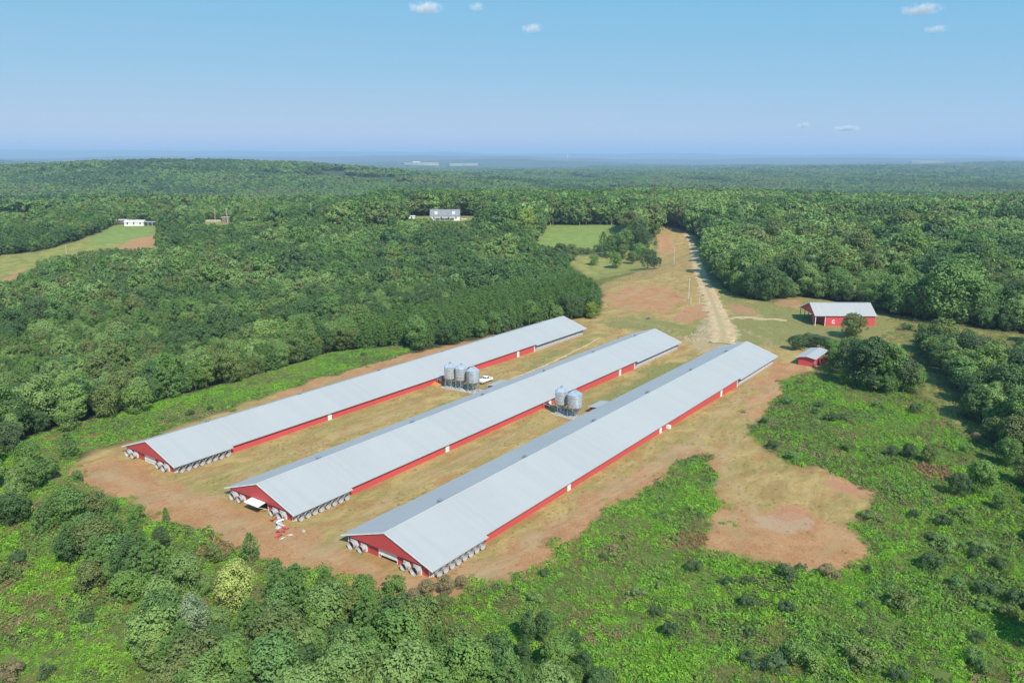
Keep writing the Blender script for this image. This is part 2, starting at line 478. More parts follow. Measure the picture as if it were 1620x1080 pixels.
ZPX['weed'] = [big, [(60, 692), (130, 668), (240, 640), (340, 612), (440, 585), (520, 560), (650, 549), (640, 561), (540, 588), (420, 626), (300, 666), (200, 698), (150, 710), (120, 722)], [(-60, 735), (0, 712), (60, 690), (130, 668), (122, 722), (100, 738), (60, 748), (-60, 776)]]
ZW = {k: [ground_at([p[0] for p in q], [p[1] for p in q]) for q in polys] for k, polys in ZPX.items()}

def zone(k, x, y, warp=2.5):
    wx = x + warp * 2 * (fb(x / 6.0, y / 6.0, 41, 2) - 0.5)
    wy = y + warp * 2 * (fb(x / 6.0, y / 6.0, 53, 2) - 0.5)
    r = np.zeros(np.shape(x), bool)
    for q in ZW[k]:
        r |= inside(q, wx, wy)
    return r

# ------------------------------------------------------------------ ground sheet
def axis_pts(lo_fine, hi_fine, step, lo_end, hi_end, mid_len, mid_max, g):
    a = list(np.arange(lo_fine, hi_fine + 1e-6, step))
    for sgn, end in ((1, hi_end), (-1, lo_end)):
        st = step; p = hi_fine if sgn > 0 else lo_fine; ext = []
        while abs(p) < abs(end) or (p - end) * sgn < 0:
            d = abs(p - (hi_fine if sgn > 0 else lo_fine))
            st = step + (mid_max - step) * min(1, d / mid_len) if d < mid_len else st * g
            p += sgn * st; ext.append(p)
            if (p - end) * sgn >= 0: break
        a = a + ext if sgn > 0 else ext[::-1] + a
    return np.array(a)
gx = axis_pts(-110, 140, 1.15, -38000, 38000, 330, 4.0, 1.065)
gy = axis_pts(85, 330, 1.15, -4000, 38000, 560, 3.4, 1.06)
GX, GY = np.meshgrid(gx, gy)
GZ = terrain(GX, GY)
s_, t_ = to_st(GX, GY)
near = (np.abs(GX) < 600) & (GY > 0) & (GY < 1100)
micro = 0.10 * (fb(GX / 3.1, GY / 3.1, 61, 2) - 0.5) + 0.25 * (vn(GX / 9, GY / 9, 62) - 0.5)
zy = zone('yard', GX, GY)
padm = np.zeros_like(GX)
for tc_ in (0, -33.7, -72.5):
    padm = np.maximum(padm, (1 - sm((np.abs(t_ - tc_) - 11) / 4.0)) * (1 - sm((np.abs(s_ - 84) - 86) / 6.0)))
GZ = GZ + np.where(near, micro * (1 - padm), 0)
ny, nx = GX.shape
gv = np.stack([GX.ravel(), GY.ravel(), GZ.ravel()], 1)
ii = np.arange(ny * nx).reshape(ny, nx)
gf = np.stack([ii[:-1, :-1].ravel(), ii[:-1, 1:].ravel(), ii[1:, 1:].ravel(), ii[1:, :-1].ravel()], 1)
gm = bpy.data.meshes.new('ground')
gm.vertices.add(len(gv)); gm.vertices.foreach_set('co', gv.astype(np.float32).ravel())
gm.loops.add(gf.size); gm.loops.foreach_set('vertex_index', gf.astype(np.int32).ravel())
gm.polygons.add(len(gf)); gm.polygons.foreach_set('loop_start', np.arange(0, gf.size, 4, dtype=np.int32)); 
gm.update(calc_edges=True)
gm.polygons.foreach_set('use_smooth', np.ones(len(gf), bool))

def blur(a, n=1):
    a = a.astype(float)
    for _ in range(n):
        b = np.pad(a, 1, mode='edge')
        a = (b[:-2, 1:-1] + b[2:, 1:-1] + b[1:-1, :-2] + b[1:-1, 2:] + 2 * a) / 6
    return a
zm = {k: blur(zone(k, GX, GY, {'red': 2.0, 'lawn': 1.0, 'field': 1.0, 'grass': 5, 'pale': 3, 'bare': 4, 'meadow': 5}.get(k, 1.8)), {'bare': 5, 'grass': 6, 'red': 3, 'pale': 4, 'meadow': 8, 'yard': 2}.get(k, 1)) for k in ZW}
def put_attr(name, chans):
    a = gm.attributes.new(name, 'FLOAT_COLOR', 'POINT')
    d = np.stack([c.ravel() for c in chans], 1).astype(np.float32)
    a.data.foreach_set('color', d.ravel())
put_attr('zone_a', [zm['yard'], zm['bare'], zm['grass'], zm['red']])
def tracks(lines, half=0.85):
    m = np.zeros_like(GX)
    for ln_ in lines:
        p = ground_at([q[0] for q in ln_], [q[1] for q in ln_])
        for (ax, ay), (bx_, by_) in zip(p[:-1], p[1:]):
            sel = (GX > min(ax, bx_) - 4) & (GX < max(ax, bx_) + 4) & (GY > min(ay, by_) - 4) & (GY < max(ay, by_) + 4)
            x, y = GX[sel], GY[sel]; dx, dy = bx_ - ax, by_ - ay; L2 = dx * dx + dy * dy
            f = np.clip(((x - ax) * dx + (y - ay) * dy) / L2, 0, 1)
            d = np.hypot(x - ax - f * dx, y - ay - f * dy) + 0.5 * (vn(x / 4, y / 4, 77) - 0.5)
            m[sel] = np.maximum(m[sel], np.exp(-((d - half) / 0.42) ** 2))
    return m
trk = tracks([[(740, 925), (860, 845), (1000, 762), (1100, 695), (1170, 625), (1215, 575), (1215, 540), (1180, 522), (1150, 520)], [(1000, 762), (1105, 700), (1140, 720), (1165, 770), (1190, 810)],
              [(150, 745), (280, 790), (430, 845), (540, 885), (640, 925), (740, 925)], [(520, 870), (640, 770), (780, 705), (850, 672)], [(330, 790), (420, 735), (560, 680), (660, 640)],
              [(1140, 545), (1100, 545), (1040, 515), (980, 505), (940, 512)], [(1240, 600), (1190, 640), (1150, 720)]])
put_attr('zone_c', [trk, trk * 0, trk * 0, trk * 0])
put_attr('zone_b', [zm['weed'], np.maximum(zm['meadow'], zm['field']), zm['lawn'], zm['pale']])

t = NT('ground_material')
tc = t.node('ShaderNodeTexCoord').outputs['Object']
mp = t.node('ShaderNodeMapping'); t.l.new(tc, mp.inputs[0]); mp.inputs[2].default_value = (0, 0, BA)
bv = mp.outputs[0]
def chan(name):
    a = t.node('ShaderNodeAttribute', attribute_name=name)
    s = t.node('ShaderNodeSeparateColor'); t.l.new(a.outputs['Color'], s.inputs[0])
    return s.outputs[0], s.outputs[1], s.outputs[2], a.outputs['Alpha']
yA, bA, gA, rA = chan('zone_a'); wB, mB, lB, pB = chan('zone_b')
n_big = t.noise(tc, 0.035, 4, 0.6); n_mid = t.noise(tc, 0.16, 5, 0.62); n_fine = t.noise(tc, 1.3, 7, 0.78); n_grit = t.noise(tc, 5.0, 4, 0.7)
n_str = t.noise(t.scalevec(bv, (0.55, 0.045, 1)), 1.0, 6, 0.68, 0.4)
n_mow = t.noise(t.scalevec(bv, (1.1, 0.10, 1)), 1.0, 4, 0.6, 1.2)
# forest floor and far canopy
floor_c = t.mix(t.ramp(n_mid, 0.35, 0.65), (0.045, 0.058, 0.026), (0.085, 0.085, 0.040))
n_far = t.noise(t.scalevec(tc, (0.0011, 0.0011, 0)), 1.0, 6, 0.62)
n_far2 = t.noise(t.scalevec(tc, (0.012, 0.012, 0)), 1.0, 5, 0.7)
far_c = t.mix(t.ramp(n_far, 0.35, 0.65), (0.050, 0.085, 0.034), (0.080, 0.120, 0.046))
far_c = t.mix(t.math('MULTIPLY', t.ramp(n_far2, 0.42, 0.66), 0.6), far_c, (0.024, 0.042, 0.020))
far_c = t.mix(t.math('MULTIPLY', t.ramp(n_far, 0.66, 0.72), 0.55), far_c, (0.17, 0.15, 0.075))
ln = t.node('ShaderNodeVectorMath', operation='LENGTH'); t.l.new(tc, ln.inputs[0])
col = t.mix(t.ramp(ln.outputs['Value'], 900, 1600), floor_c, far_c)
# weeds base
weed_c = t.mix(t.ramp(n_mid, 0.3, 0.7), (0.090, 0.135, 0.030), (0.150, 0.180, 0.050))
weed_c = t.mix(t.math('MULTIPLY', t.ramp(n_fine, 0.5, 0.75), 0.5), weed_c, (0.15, 0.125, 0.06))
col = t.mix(wB, col, weed_c)
# meadow, lawn
mead_c = t.mix(t.ramp(n_mid, 0.3, 0.7), (0.19, 0.205, 0.055), (0.32, 0.285, 0.09))
mead_c = t.mix(t.math('MULTIPLY', t.ramp(n_fine, 0.45, 0.75), 0.5), mead_c, (0.11, 0.135, 0.04))
col = t.mix(mB, col, mead_c)
lawn_c = t.mix(t.ramp(n_mid, 0.3, 0.7), (0.165, 0.225, 0.055), (0.225, 0.270, 0.075))
col = t.mix(lB, col, lawn_c)
# mown yard: straw, green and brown patches
n_m2 = t.noise(t.scalevec(bv, (0.22, 0.10, 1)), 1.0, 6, 0.7, 0.8)
n_m3 = t.noise(t.scalevec(bv, (0.09, 0.05, 1)), 1.0, 5, 0.65, 0.5)
straw = t.mix(t.ramp(n_m2, 0.32, 0.68), (0.300, 0.195, 0.070), (0.46, 0.325, 0.128))
straw = t.mix(t.math('MULTIPLY', t.ramp(n_m3, 0.49, 0.62), 0.45), straw, (0.220, 0.215, 0.060))
straw = t.mix(t.math('MULTIPLY', t.ramp(n_mid, 0.50, 0.64), 0.62), straw, (0.37, 0.175, 0.075))
straw = t.mix(t.math('MULTIPLY', t.ramp(n_str, 0.52, 0.70), 0.40), straw, (0.48, 0.37, 0.16))
straw = t.mix(t.math('MULTIPLY', t.ramp(n_fine, 0.50, 0.68), 0.60), straw, (0.165, 0.125, 0.055))
straw = t.mix(t.math('MULTIPLY', t.ramp(n_grit, 0.52, 0.70), 0.45), straw, (0.52, 0.41, 0.19))
col = t.mix(yA, col, straw)
green = t.mix(t.ramp(n_fine, 0.3, 0.7), (0.150, 0.165, 0.050), (0.28, 0.255, 0.095))
gmask = t.math('MULTIPLY', t.ramp(gA, 0.02, 0.5), t.ramp(t.math('ADD', t.math('MULTIPLY', gA, 0.3), t.math('ADD', n_mid, t.math('MULTIPLY', n_fine, 0.4))), 0.66, 0.98))
col = t.mix(t.math('MULTIPLY', gmask, 0.9), col, green)
bare = t.mix(t.ramp(n_mid, 0.3, 0.7), (0.375, 0.158, 0.070), (0.470, 0.250, 0.118))
bare = t.mix(t.math('MULTIPLY', t.ramp(n_fine, 0.45, 0.70), 0.65), bare, (0.22, 0.125, 0.065))
bare = t.mix(t.math('MULTIPLY', t.ramp(n_grit, 0.50, 0.66), 0.55), bare, (0.56, 0.40, 0.235))
bare = t.mix(t.math('MULTIPLY', t.ramp(n_m3, 0.50, 0.66), 0.45), bare, (0.36, 0.29, 0.15))
wob = t.math('ADD', t.math('MULTIPLY', t.math('SUBTRACT', n_mid, 0.5), 1.5), t.math('MULTIPLY', t.math('SUBTRACT', n_fine, 0.5), 1.1))
def ragged(a, w=1.0, lo=0.44, hi=0.60):
    return t.math('MULTIPLY', t.ramp(a, 0.03, 0.2), t.ramp(t.math('ADD', a, t.math('MULTIPLY', wob, w)), lo, hi))
bmask = t.math('MULTIPLY', ragged(bA, 1.5, 0.10, 0.62), 0.92)
col = t.mix(bmask, col, bare)
col = t.mix(t.math('MULTIPLY', ragged(pB, 1.3), 0.5), col, t.mix(n_grit, (0.36, 0.27, 0.175), (0.50, 0.39, 0.265)))
kC = chan('zone_c')[0]
col = t.mix(t.math('MULTIPLY', t.math('MULTIPLY', kC, yA), t.math('MULTIPLY', t.ramp(n_mid, 0.30, 0.60), 0.75)), col, t.mix(n_fine, (0.34, 0.215, 0.115), (0.52, 0.39, 0.22)))
redc = t.mix(t.ramp(n_fine, 0.3, 0.7), (0.38, 0.160, 0.085), (0.47, 0.245, 0.15))
col = t.mix(t.math('MULTIPLY', ragged(rA, 1.8), 0.70), col, redc)
t.set(Base_Color=col, Roughness=0.95)
t.b.inputs['Specular IOR Level'].default_value = 0.1
hgt = t.math('ADD', t.math('MULTIPLY', n_fine, 1.0), t.math('MULTIPLY', n_grit, 0.45))
t.bump(hgt, 0.7, 0.35)
gm.materials.append(t.m)
ground = bpy.data.objects.new('ground', gm); COL.objects.link(ground)
tag(ground, 'mown straw yard, red clay, weed slopes and wooded land to the horizon', None, None, 'structure')

# ------------------------------------------------------------------ dirt road
def strip(name, line, width, m, lift=0.05, cross=9, step=0.9, seed=1, rag=0.5):
    p = ground_at([q[0] for q in line], [q[1] for q in line])
    L = np.concatenate([[0], np.cumsum(np.hypot(*np.diff(p, axis=0).T))])
    n = int(L[-1] / step); a = np.linspace(0, L[-1], n)
    # smooth the polyline
    xs = np.interp(a, L, p[:, 0]); ys = np.interp(a, L, p[:, 1])
    k = 15; ker = np.ones(k) / k
    xs2 = np.convolve(np.pad(xs, k // 2, mode='edge'), ker, 'valid'); ys2 = np.convolve(np.pad(ys, k // 2, mode='edge'), ker, 'valid')
    tx, ty = np.gradient(xs2), np.gradient(ys2); tl = np.hypot(tx, ty) + 1e-9; nx_, ny_ = ty / tl, -tx / tl
    w = np.interp(np.linspace(0, 1, n), np.linspace(0, 1, len(width)), width)
    vs_, fs_ = [], []
    c = np.linspace(-1, 1, cross)
    for i in range(n):
        for j in range(cross):
            e = abs(c[j]) > 0.99
            ww = w[i] / 2 * c[j]
            if e: ww *= 1 + rag * (float(vn(np.array([a[i] / 2.3]), np.array([j * 3.0 + seed]), seed)[0]) - 0.5) * 2
            x, y = xs2[i] + nx_[i] * ww, ys2[i] + ny_[i] * ww
            rut = -0.06 * math.exp(-((abs(c[j]) - 0.5) / 0.16) ** 2) + 0.02
            vs_.append((x, y, gz(x, y) + (lift + 0.09 + rut if not e else -0.04)))
    for i in range(n - 1):
        for j in range(cross - 1):
            fs_.append((i * cross + j, i * cross + j + 1, (i + 1) * cross + j + 1, (i + 1) * cross + j))
    me = bpy.data.meshes.new(name); me.from_pydata(vs_, [], fs_)
    ra = me.attributes.new('across', 'FLOAT', 'POINT')
    ra.data.foreach_set('value', np.tile(c, n).astype(np.float32))
    me.polygons.foreach_set('use_smooth', [True] * len(fs_))
    me.materials.append(m)
    o = bpy.data.objects.new(name, me); COL.objects.link(o)
    return o
t = NT('road_material')
tc = t.node('ShaderNodeTexCoord').outputs['Object']
ac = t.node('ShaderNodeAttribute', attribute_name='across').outputs['Fac']
n1 = t.noise(tc, 0.5, 5, 0.65); n2 = t.noise(tc, 2.2, 4, 0.7); n3 = t.noise(tc, 0.09, 3, 0.6)
c = t.mix(t.ramp(n1, 0.3, 0.7), (0.38, 0.26, 0.125), (0.57, 0.43, 0.235))
rut = t.math('SUBTRACT', t.math('ABSOLUTE', ac), 0.5)
rutm = t.math('SUBTRACT', 1.0, t.ramp(t.math('ABSOLUTE', rut), 0.16, 0.50))
c = t.mix(t.math('MULTIPLY', t.math('SUBTRACT', 1.0, rutm), t.math('MULTIPLY', t.ramp(n1, 0.38, 0.62), 0.85)), c, (0.29, 0.23, 0.095))
c = t.mix(t.math('MULTIPLY', t.ramp(n3, 0.5, 0.7), 0.5), c, (0.42, 0.26, 0.15))
t.set(Base_Color=c, Roughness=0.95); t.bump(n2, 0.5, 0.12)
M['road'] = t.m
road = strip('dirt_road', [(1030, 357), (1048, 357), (1066, 361), (1082, 368), (1092, 380), (1098, 398), (1105, 425), (1116, 452), (1128, 480), (1138, 505), (1145, 528), (1142, 545)], [5.0, 5.0, 5.8, 6.8, 8.0, 9.5, 12.0], M['road'], seed=3, rag=0.35)
tag(road, 'pale rutted dirt road running downhill from the crest to the barns', None, None, 'structure')
track = strip('farm_track', [(1142, 505), (1160, 502), (1190, 503), (1220, 505), (1252, 508)], [4.5, 5.2, 5.0, 3.5], M['road'], seed=8, rag=0.8)
tag(track, 'short pale earth track from the dirt road towards the open red barn', None, None, 'structure')
yardtrack = strip('mown_track', [(790, 607), (850, 583), (905, 557), (930, 545), (950, 533)], [1.0, 1.1, 1.0], M['road'], seed=9, rag=0.9, cross=5)
tag(yardtrack, 'thin pale wheel track in the grass between the left and middle barns', None, None, 'structure')

# ------------------------------------------------------------------ poultry houses
W, E1, E2 = 9.45, 10.6, 9.98
APEX, SLOPE = 5.27, 0.338
LEN, STEP1, STEP2 = 168.0, 13.8, 135.0
def zr(t): return APEX - SLOPE * abs(t)

def cone_mesh(r):
    m = MB().lathe([(r * 0.80, 0.0), (r * 0.80, 0.25), (r, 0.85), (r + 0.03, 0.87), (r - 0.02, 0.85), (r * 0.77, 0.25), (r * 0.77, 0.0)], 22, 'y')
    return m.mesh('discharge_cone', M['fan'], True)
def house_mesh(r):
    return MB().box(-r, r, -0.32, 0.0, -r, r).mesh('exhaust_fan', M['fanbox'])
def blade_mesh(r):
    m = MB()
    m.lathe([(0.001, 0.47), (r * 0.14, 0.47), (r * 0.16, 0.36), (r * 0.16, 0.33)], 10, 'y')
    for k in range(5):
        a = k * 2 * math.pi / 5; ca, sa = math.cos(a), math.sin(a)
        q = []
        for rr, w0, d0 in ((0.12, 0.10, 0.03), (0.74, 0.20, 0.07)):
            for sg in (-1, 1):
                x, z = rr * r, sg * w0 * r
                q.append((x * ca - z * sa, -0.40 + sg * d0, x * sa + z * ca))
        m.add(q, [(0, 1, 3, 2)])
    return m.mesh('fan_blades', M['steel'])
def shutter_mesh(r):
    m = MB().lathe([(0.0, 0.335), (r * 0.76, 0.335)], 18, 'y')
    return m.mesh('fan_shutter', M['dark'])
FAN = {r: (house_mesh(r), cone_mesh(r), blade_mesh(r), shutter_mesh(r)) for r in (0.66, 0.80)}
def add_fan(root, r, x, y, z, rz):
    a, b, c, d = FAN[r]
    f = place(a, 'exhaust_fan', root, (x, y, z), (0, 0, rz))
    place(b, 'discharge_cone', f, (0, -0.30, 0)); place(c, 'fan_blades', f, (0, 0.0, 0)); place(d, 'fan_shutter', f, (0, 0.0, 0))
    return f

def roof_slab(side, es):
    """es = (near eave, middle eave, far eave); one sloping sheet with stepped eave, top plus ribs"""
    poly = [(0.0, -0.62), (es[0], -0.62), (es[0], STEP1), (es[1], STEP1), (es[1], STEP2), (es[2], STEP2), (es[2], LEN + 0.6), (0.0, LEN + 0.6)]
    m = MB(); n = len(poly); v = []
    for dz in (0.0, -0.10):
        for t, s in poly: v.append((side * t, s, zr(t) + dz))
    f = [tuple(range(n)), tuple(range(n, 2 * n))[::-1]] + [(i, (i + 1) % n, n + (i + 1) % n, n + i) for i in range(n)]
    m.add(v, f)
    s = -0.55
    while s < LEN + 0.5:
        e = es[0] if s < STEP1 else es[1] if s < STEP2 else es[2]
        v = []
        for t in (0.18, e - 0.02):
            for ds, dz in ((-0.05, 0.001), (-0.02, 0.015), (0.02, 0.015), (0.05, 0.001)):
                v.append((side * t, s + ds, zr(t) + dz))
        m.add(v, [(0, 1, 5, 4), (1, 2, 6, 5), (2, 3, 7, 6)])
        s += 0.914
    return m

LABELS = [('long red poultry house beside the wood, its white gable door shut', -72.5, [42.8, 85.5, 125.3], [15, 42, 70.5, 98.5, 125, 152], 'shut', False),
          ('middle long red poultry house, gable door swung up over a dark opening', -33.7, [43.5, 85.9, 125.3], [15, 43, 69.5, 98.3, 126.2, 154.5], 'open', True),
          ('long red poultry house nearest the camera, gable door half raised', 0.0, [41.7, 83.6, 122.6], [14.2, 40.6, 68.7, 96.5, 124.3, 151.6], 'half', True)]

def poultry_house(label, tc_, doors, vents, state, leanto):
    x, y = from_st(0.0, tc_)
    root = empty('poultry_house', (x, y, 0), -BA, label, 'barn', 'long poultry houses in the yard')
    r1 = roof_slab(1, (E1, E2, E1)).build('roof', M['roof'], root)
    r2 = roof_slab(-1, (E1, E2, E2)).build('roof', M['roof'], root)
    # ridge cap
    cap = MB()
    prof = [(-0.32, zr(0.32) + 0.01), (0, APEX + 0.05), (0.32, zr(0.32) + 0.01), (0.32, zr(0.32) + 0.04), (0, APEX + 0.085), (-0.32, zr(0.32) + 0.04)]
    cap.prism(prof, 'y', -0.64, LEN + 0.62).build('ridge_cap', M['roof'], r1)
    for s in vents:
        vm = MB(); vm.box(-0.95, -0.30, s - 0.38, s + 0.38, zr(0.95) - 0.05, APEX + 0.20); vm.box(-1.05, -0.22, s - 0.46, s + 0.46, APEX + 0.203, APEX + 0.25)
        vm.build('roof_vent', M['galv_dull'], r2)
    # rake trim and fascia
    for sd_ in (-1, 1):
        for s in (-0.66, LEN + 0.605):
            te = E1 if not (s > 0 and sd_ < 0) else E2
            v = []
            for t_, dz in ((0.002, 0.06), (te, 0.06), (te, -0.19), (0.002, -0.19)):
                for ds in (0.0, 0.04): v.append((sd_ * t_, s + ds, zr(t_) + dz))
            MB().add(v, [(0, 2, 4, 6), (1, 7, 5, 3), (0, 1, 3, 2), (2, 3, 5, 4), (4, 5, 7, 6), (6, 7, 1, 0)]).build('rake_trim', M['white'], r1 if sd_ > 0 else r2)
    for a, b, e in ((-0.6, STEP1 - 0.01, E1), (STEP1 + 0.01, STEP2 - 0.01, E2), (STEP2 + 0.01, LEN + 0.58, E1)):
        MB().box(e + 0.002, e + 0.035, a, b, zr(e) - 0.13, zr(e) + 0.02).build('eave_trim', M['roof'], r1)
    # upper gable face, proud of the lower wall
    zs = 1.93
    te = (APEX - 0.12 - zs) / SLOPE
    up = MB().prism([(-te, zs), (te, zs), (0, APEX - 0.115)], 'y', -0.50, -0.02)
    up.build('upper_gable', M['red_x'], root)
    fe = MB().prism([(-te, zs), (te, zs), (0, APEX - 0.115)], 'y', LEN - 0.2, LEN + 0.3)
    fe.build('upper_gable', M['red_x'], root)
    dc, dh = 0.15, 2.05
    MB().box(-W, dc - dh, 0.0, 0.16, -1.4, zs + 0.1).build('gable_wall', M['red_x'], root)
    MB().box(dc + dh, W, 0.0, 0.16, -1.4, zs + 0.1).build('gable_wall', M['red_x'], root)
    MB().box(-W, W, LEN - 0.36, LEN - 0.21, -1.6, zs + 0.1).build('gable_wall', M['red_x'], root)
    # long walls
    for sd_ in (-1, 1):
        x0, x1 = sorted((sd_ * W, sd_ * (W - 0.15)))
        MB().box(x0, x1, 0.165, STEP1, -1.4, zr(W) - 0.11).build('fan_wall', M['white'], root)
        MB().box(x0, x1, STEP1 + 0.005, STEP2, -1.6, zr(W) - 0.11).build('side_wall', M['red'], root)
        MB().box(x0, x1, STEP2 + 0.005, LEN - 0.37, -1.8, zr(W) - 0.11).build('cooling_wall', M['pad'], root)
    # cooling pads on the far stretch of the long wall
    k = STEP2 + 0.9
    while k + 3.6 < LEN - 0.8:
        cp = MB().box(W + 0.005, W + 0.20, k, k + 3.55, 0.15, zr(W) - 0.35).build('cooling_pad', M['pad'], root)
        MB().box(W + 0.21, W + 0.24, k - 0.03, k + 3.58, 0.02, 0.16).build('gutter', M['white'], cp)
        k += 3.72
    MB().box(W + 0.005, W + 0.16, STEP2 - 0.20, STEP2 - 0.02, -1.2, zr(W) - 0.13).build('corner_trim', M['white'], root)
    for sd_ in (-1, 1):
        x0, x1 = sorted((sd_ * (W + 0.02), sd_ * (W - 0.22)))
        MB().box(x0, x1, -0.03, -0.002, -1.2, zs).build('corner_trim', M['white'], root)
    # walk doors
    for s in doors:
        d = MB().box(W + 0.004, W + 0.06, s - 0.50, s + 0.50, -0.75, 1.62).build('walk_door', M['door'], root)
        MB().box(W + 0.062, W + 0.10, s + 0.34, s + 0.42, 0.55, 0.63).build('door_handle', M['steel'], d)
        fm = MB()
        fm.box(W + 0.005, W + 0.075, s - 0.60, s - 0.505, -0.75, 1.72); fm.box(W + 0.005, W + 0.075, s + 0.505, s + 0.60, -0.75, 1.72); fm.box(W + 0.005, W + 0.075, s - 0.503, s + 0.503, 1.623, 1.72)
        fm.build('door_frame', M['white'], d)
    # exhaust fans: eight along the near end of the long wall, four in the gable
    for k in range(8):
        add_fan(root, 0.66, W + 0.003, 1.00 + k * 1.60, 0.70, math.pi / 2)
    for t_, r_ in ((-7.70, 0.80), (-5.35, 0.66), (4.60, 0.66), (6.95, 0.80)):
        add_fan(root, r_, t_, -0.003, 0.78, 0)
    # gable door
    for q in (dc - dh - 0.12, dc + dh): MB().box(q, q + 0.12, -0.06, -0.003, -1.0, zs).build('door_post', M['white'], root)
    if state == 'shut':
        d = MB().box(dc - dh, dc + dh, -0.03, 0.05, -0.9, zs - 0.01).build('gable_door', M['door'], root)
        MB().box(dc - dh + 0.02, dc + dh - 0.02, -0.05, -0.032, 0.40, 0.52).build('door_rail', M['fan'], d)
    elif state == 'half':
        d = MB().box(dc - dh, dc + dh, -0.10, 0.0, 0.62, zs - 0.01).build('gable_door', M['door'], root)
        MB().bar((dc - dh + 0.1, -0.12, -0.3), (dc - dh + 0.75, -0.12, 0.9), 0.09).build('door_brace', M['white'], d)
    else:
        d = MB()
        v = [(dc - dh, -0.52, zs + 0.05), (dc + dh, -0.52, zs + 0.05), (dc + dh, -2.35, zs - 0.22), (dc - dh, -2.35, zs - 0.22)]
        v += [(a, b, c_ - 0.08) for a, b, c_ in v]
        d.add(v, [(0, 1, 2, 3), (7, 6, 5, 4), (0, 4, 5, 1), (1, 5, 6, 2), (2, 6, 7, 3), (3, 7, 4, 0)])
        d = d.build('gable_door', M['door'], root)
        MB().bar((dc + dh + 0.05, -0.08, 0.4), (dc + dh - 0.06, -2.2, zs - 0.3), 0.06).build('door_brace', M['white'], d)
    if leanto:   # control room on the hidden long side
        MB().box(-W - 3.0, -W - 0.003, 87.0, 93.0, -1.2, 1.35).build('control_room', M['red'], root)
        v = [(-W - 0.45, 86.6, zr(W + 0.45) - 0.12), (-W - 0.45, 93.4, zr(W + 0.45) - 0.12), (-W - 3.5, 93.4, 1.42), (-W - 3.5, 86.6, 1.42)]
        v += [(a, b, c_ + 0.08) for a, b, c_ in v]
        MB().add(v, [(3, 2, 1, 0), (4, 5, 6, 7), (0, 1, 5, 4), (1, 2, 6, 5), (2, 3, 7, 6), (3, 0, 4, 7)]).build('control_room_roof', M['roof_x'], root)
        MB().box(-W - 2.2, -W - 1.2, 86.93, 86.997, -0.9, 1.1).build('control_room_door', M['door'], root)
    return root
BARNS = [poultry_house(*a) for a in LABELS]

# ------------------------------------------------------------------ feed silos
def silo(px, py, label, group, rr=1.72):
    x, y = g1(px, py); z0 = gz(x, y) + 0.1
    root = empty('feed_silo', (x, y, z0), random.uniform(0, 6), label, 'silo', group)
    prof = []
    for k in range(4):       # corrugated rings of sheet
        h0 = 2.75 + k * 0.83
        prof += [(rr - 0.02, h0), (rr + 0.02, h0 + 0.03)]
        for j in range(1, 6): prof += [(rr + (0.012 if j % 2 else 0.03), h0 + 0.03 + j * 0.13)]
        prof += [(rr + 0.02, h0 + 0.80)]
    body = MB().lathe(prof, 32).build('bin_shell', M['galv'], root, True)
    b = MB()
    for k in range(5): b.lathe([(rr + 0.035, 2.73 + k * 0.83), (rr + 0.06, 2.74 + k * 0.83), (rr + 0.06, 2.79 + k * 0.83), (rr + 0.035, 2.80 + k * 0.83)], 32)
    b.build('seam_ring', M['galv_dull'], body)
    top = 2.75 + 4 * 0.83
    rf = MB().lathe([(rr + 0.10, top - 0.04), (rr + 0.10, top), (0.34, top + 1.05), (0.30, top + 1.05), (0.30, top + 1.22), (0.0, top + 1.30)], 32).build('bin_roof', M['galv'], root, True)
    rb = MB()
    for k in range(16):
        a = k * math.pi / 8; c_, s2 = math.cos(a), math.sin(a)
        rb.bar((c_ * (rr + 0.08), s2 * (rr + 0.08), top + 0.02), (c_ * 0.36, s2 * 0.36, top + 1.06), 0.04)
    rb.build('roof_rib', M['galv'], rf)
    MB().lathe([(0.40, top + 1.20), (0.40, top + 1.26), (0.0, top + 1.42)], 16).build('fill_cap', M['galv_dull'], rf)
    MB().lathe([(rr, 2.76), (0.28, 1.02), (0.28, 0.72), (0.0, 0.70)], 28).build('hopper', M['galv_dull'], root, True)
    for k in range(6):
        a = k * math.pi / 3 + 0.2; c_, s2 = math.cos(a) * (rr + 0.05), math.sin(a) * (rr + 0.05)
        MB().bar((c_, s2, -0.3), (c_, s2, 3.5), 0.11).build('leg', M['galv_dull'], root)
    br = MB()
    for k in range(6):
        a0 = k * math.pi / 3 + 0.2; a1 = a0 + math.pi / 3
        p0 = (math.cos(a0) * (rr + 0.05), math.sin(a0) * (rr + 0.05)); p1 = (math.cos(a1) * (rr + 0.05), math.sin(a1) * (rr + 0.05))
        br.bar((*p0, 0.3), (*p1, 2.4), 0.04); br.bar((*p1, 0.3), (*p0, 2.4), 0.04); br.bar((*p0, 2.55), (*p1, 2.55), 0.07)
    br.build('leg_bracing', M['galv_dull'], root)
    ld = MB()
    for sg in (-0.2, 0.2): ld.bar((sg, -rr - 0.14, 0.8), (sg, -rr - 0.14, top + 0.1), 0.045)
    for k in range(17): ld.bar((-0.2, -rr - 0.14, 1.0 + k * 0.3), (0.2, -rr - 0.14, 1.0 + k * 0.3), 0.03)
    lo = ld.build('ladder', M['galv_dull'], root)
    return root
silo(712.6, 612, 'galvanised feed silo nearest the left barn, first of three in a row', 'three feed silos')
silo(730.2, 614.5, 'middle galvanised feed silo of the row of three', 'three feed silos')
silo(748.7, 618.5, 'galvanised feed silo beside the white pickup, third of three', 'three feed silos', 1.82)
silo(888, 654, 'galvanised feed silo nearer the middle barn, left of the pair', 'pair of feed silos', 1.66)
silo(909, 659.5, 'galvanised feed silo of the pair, nearer the camera-side barn', 'pair of feed silos', 1.86)
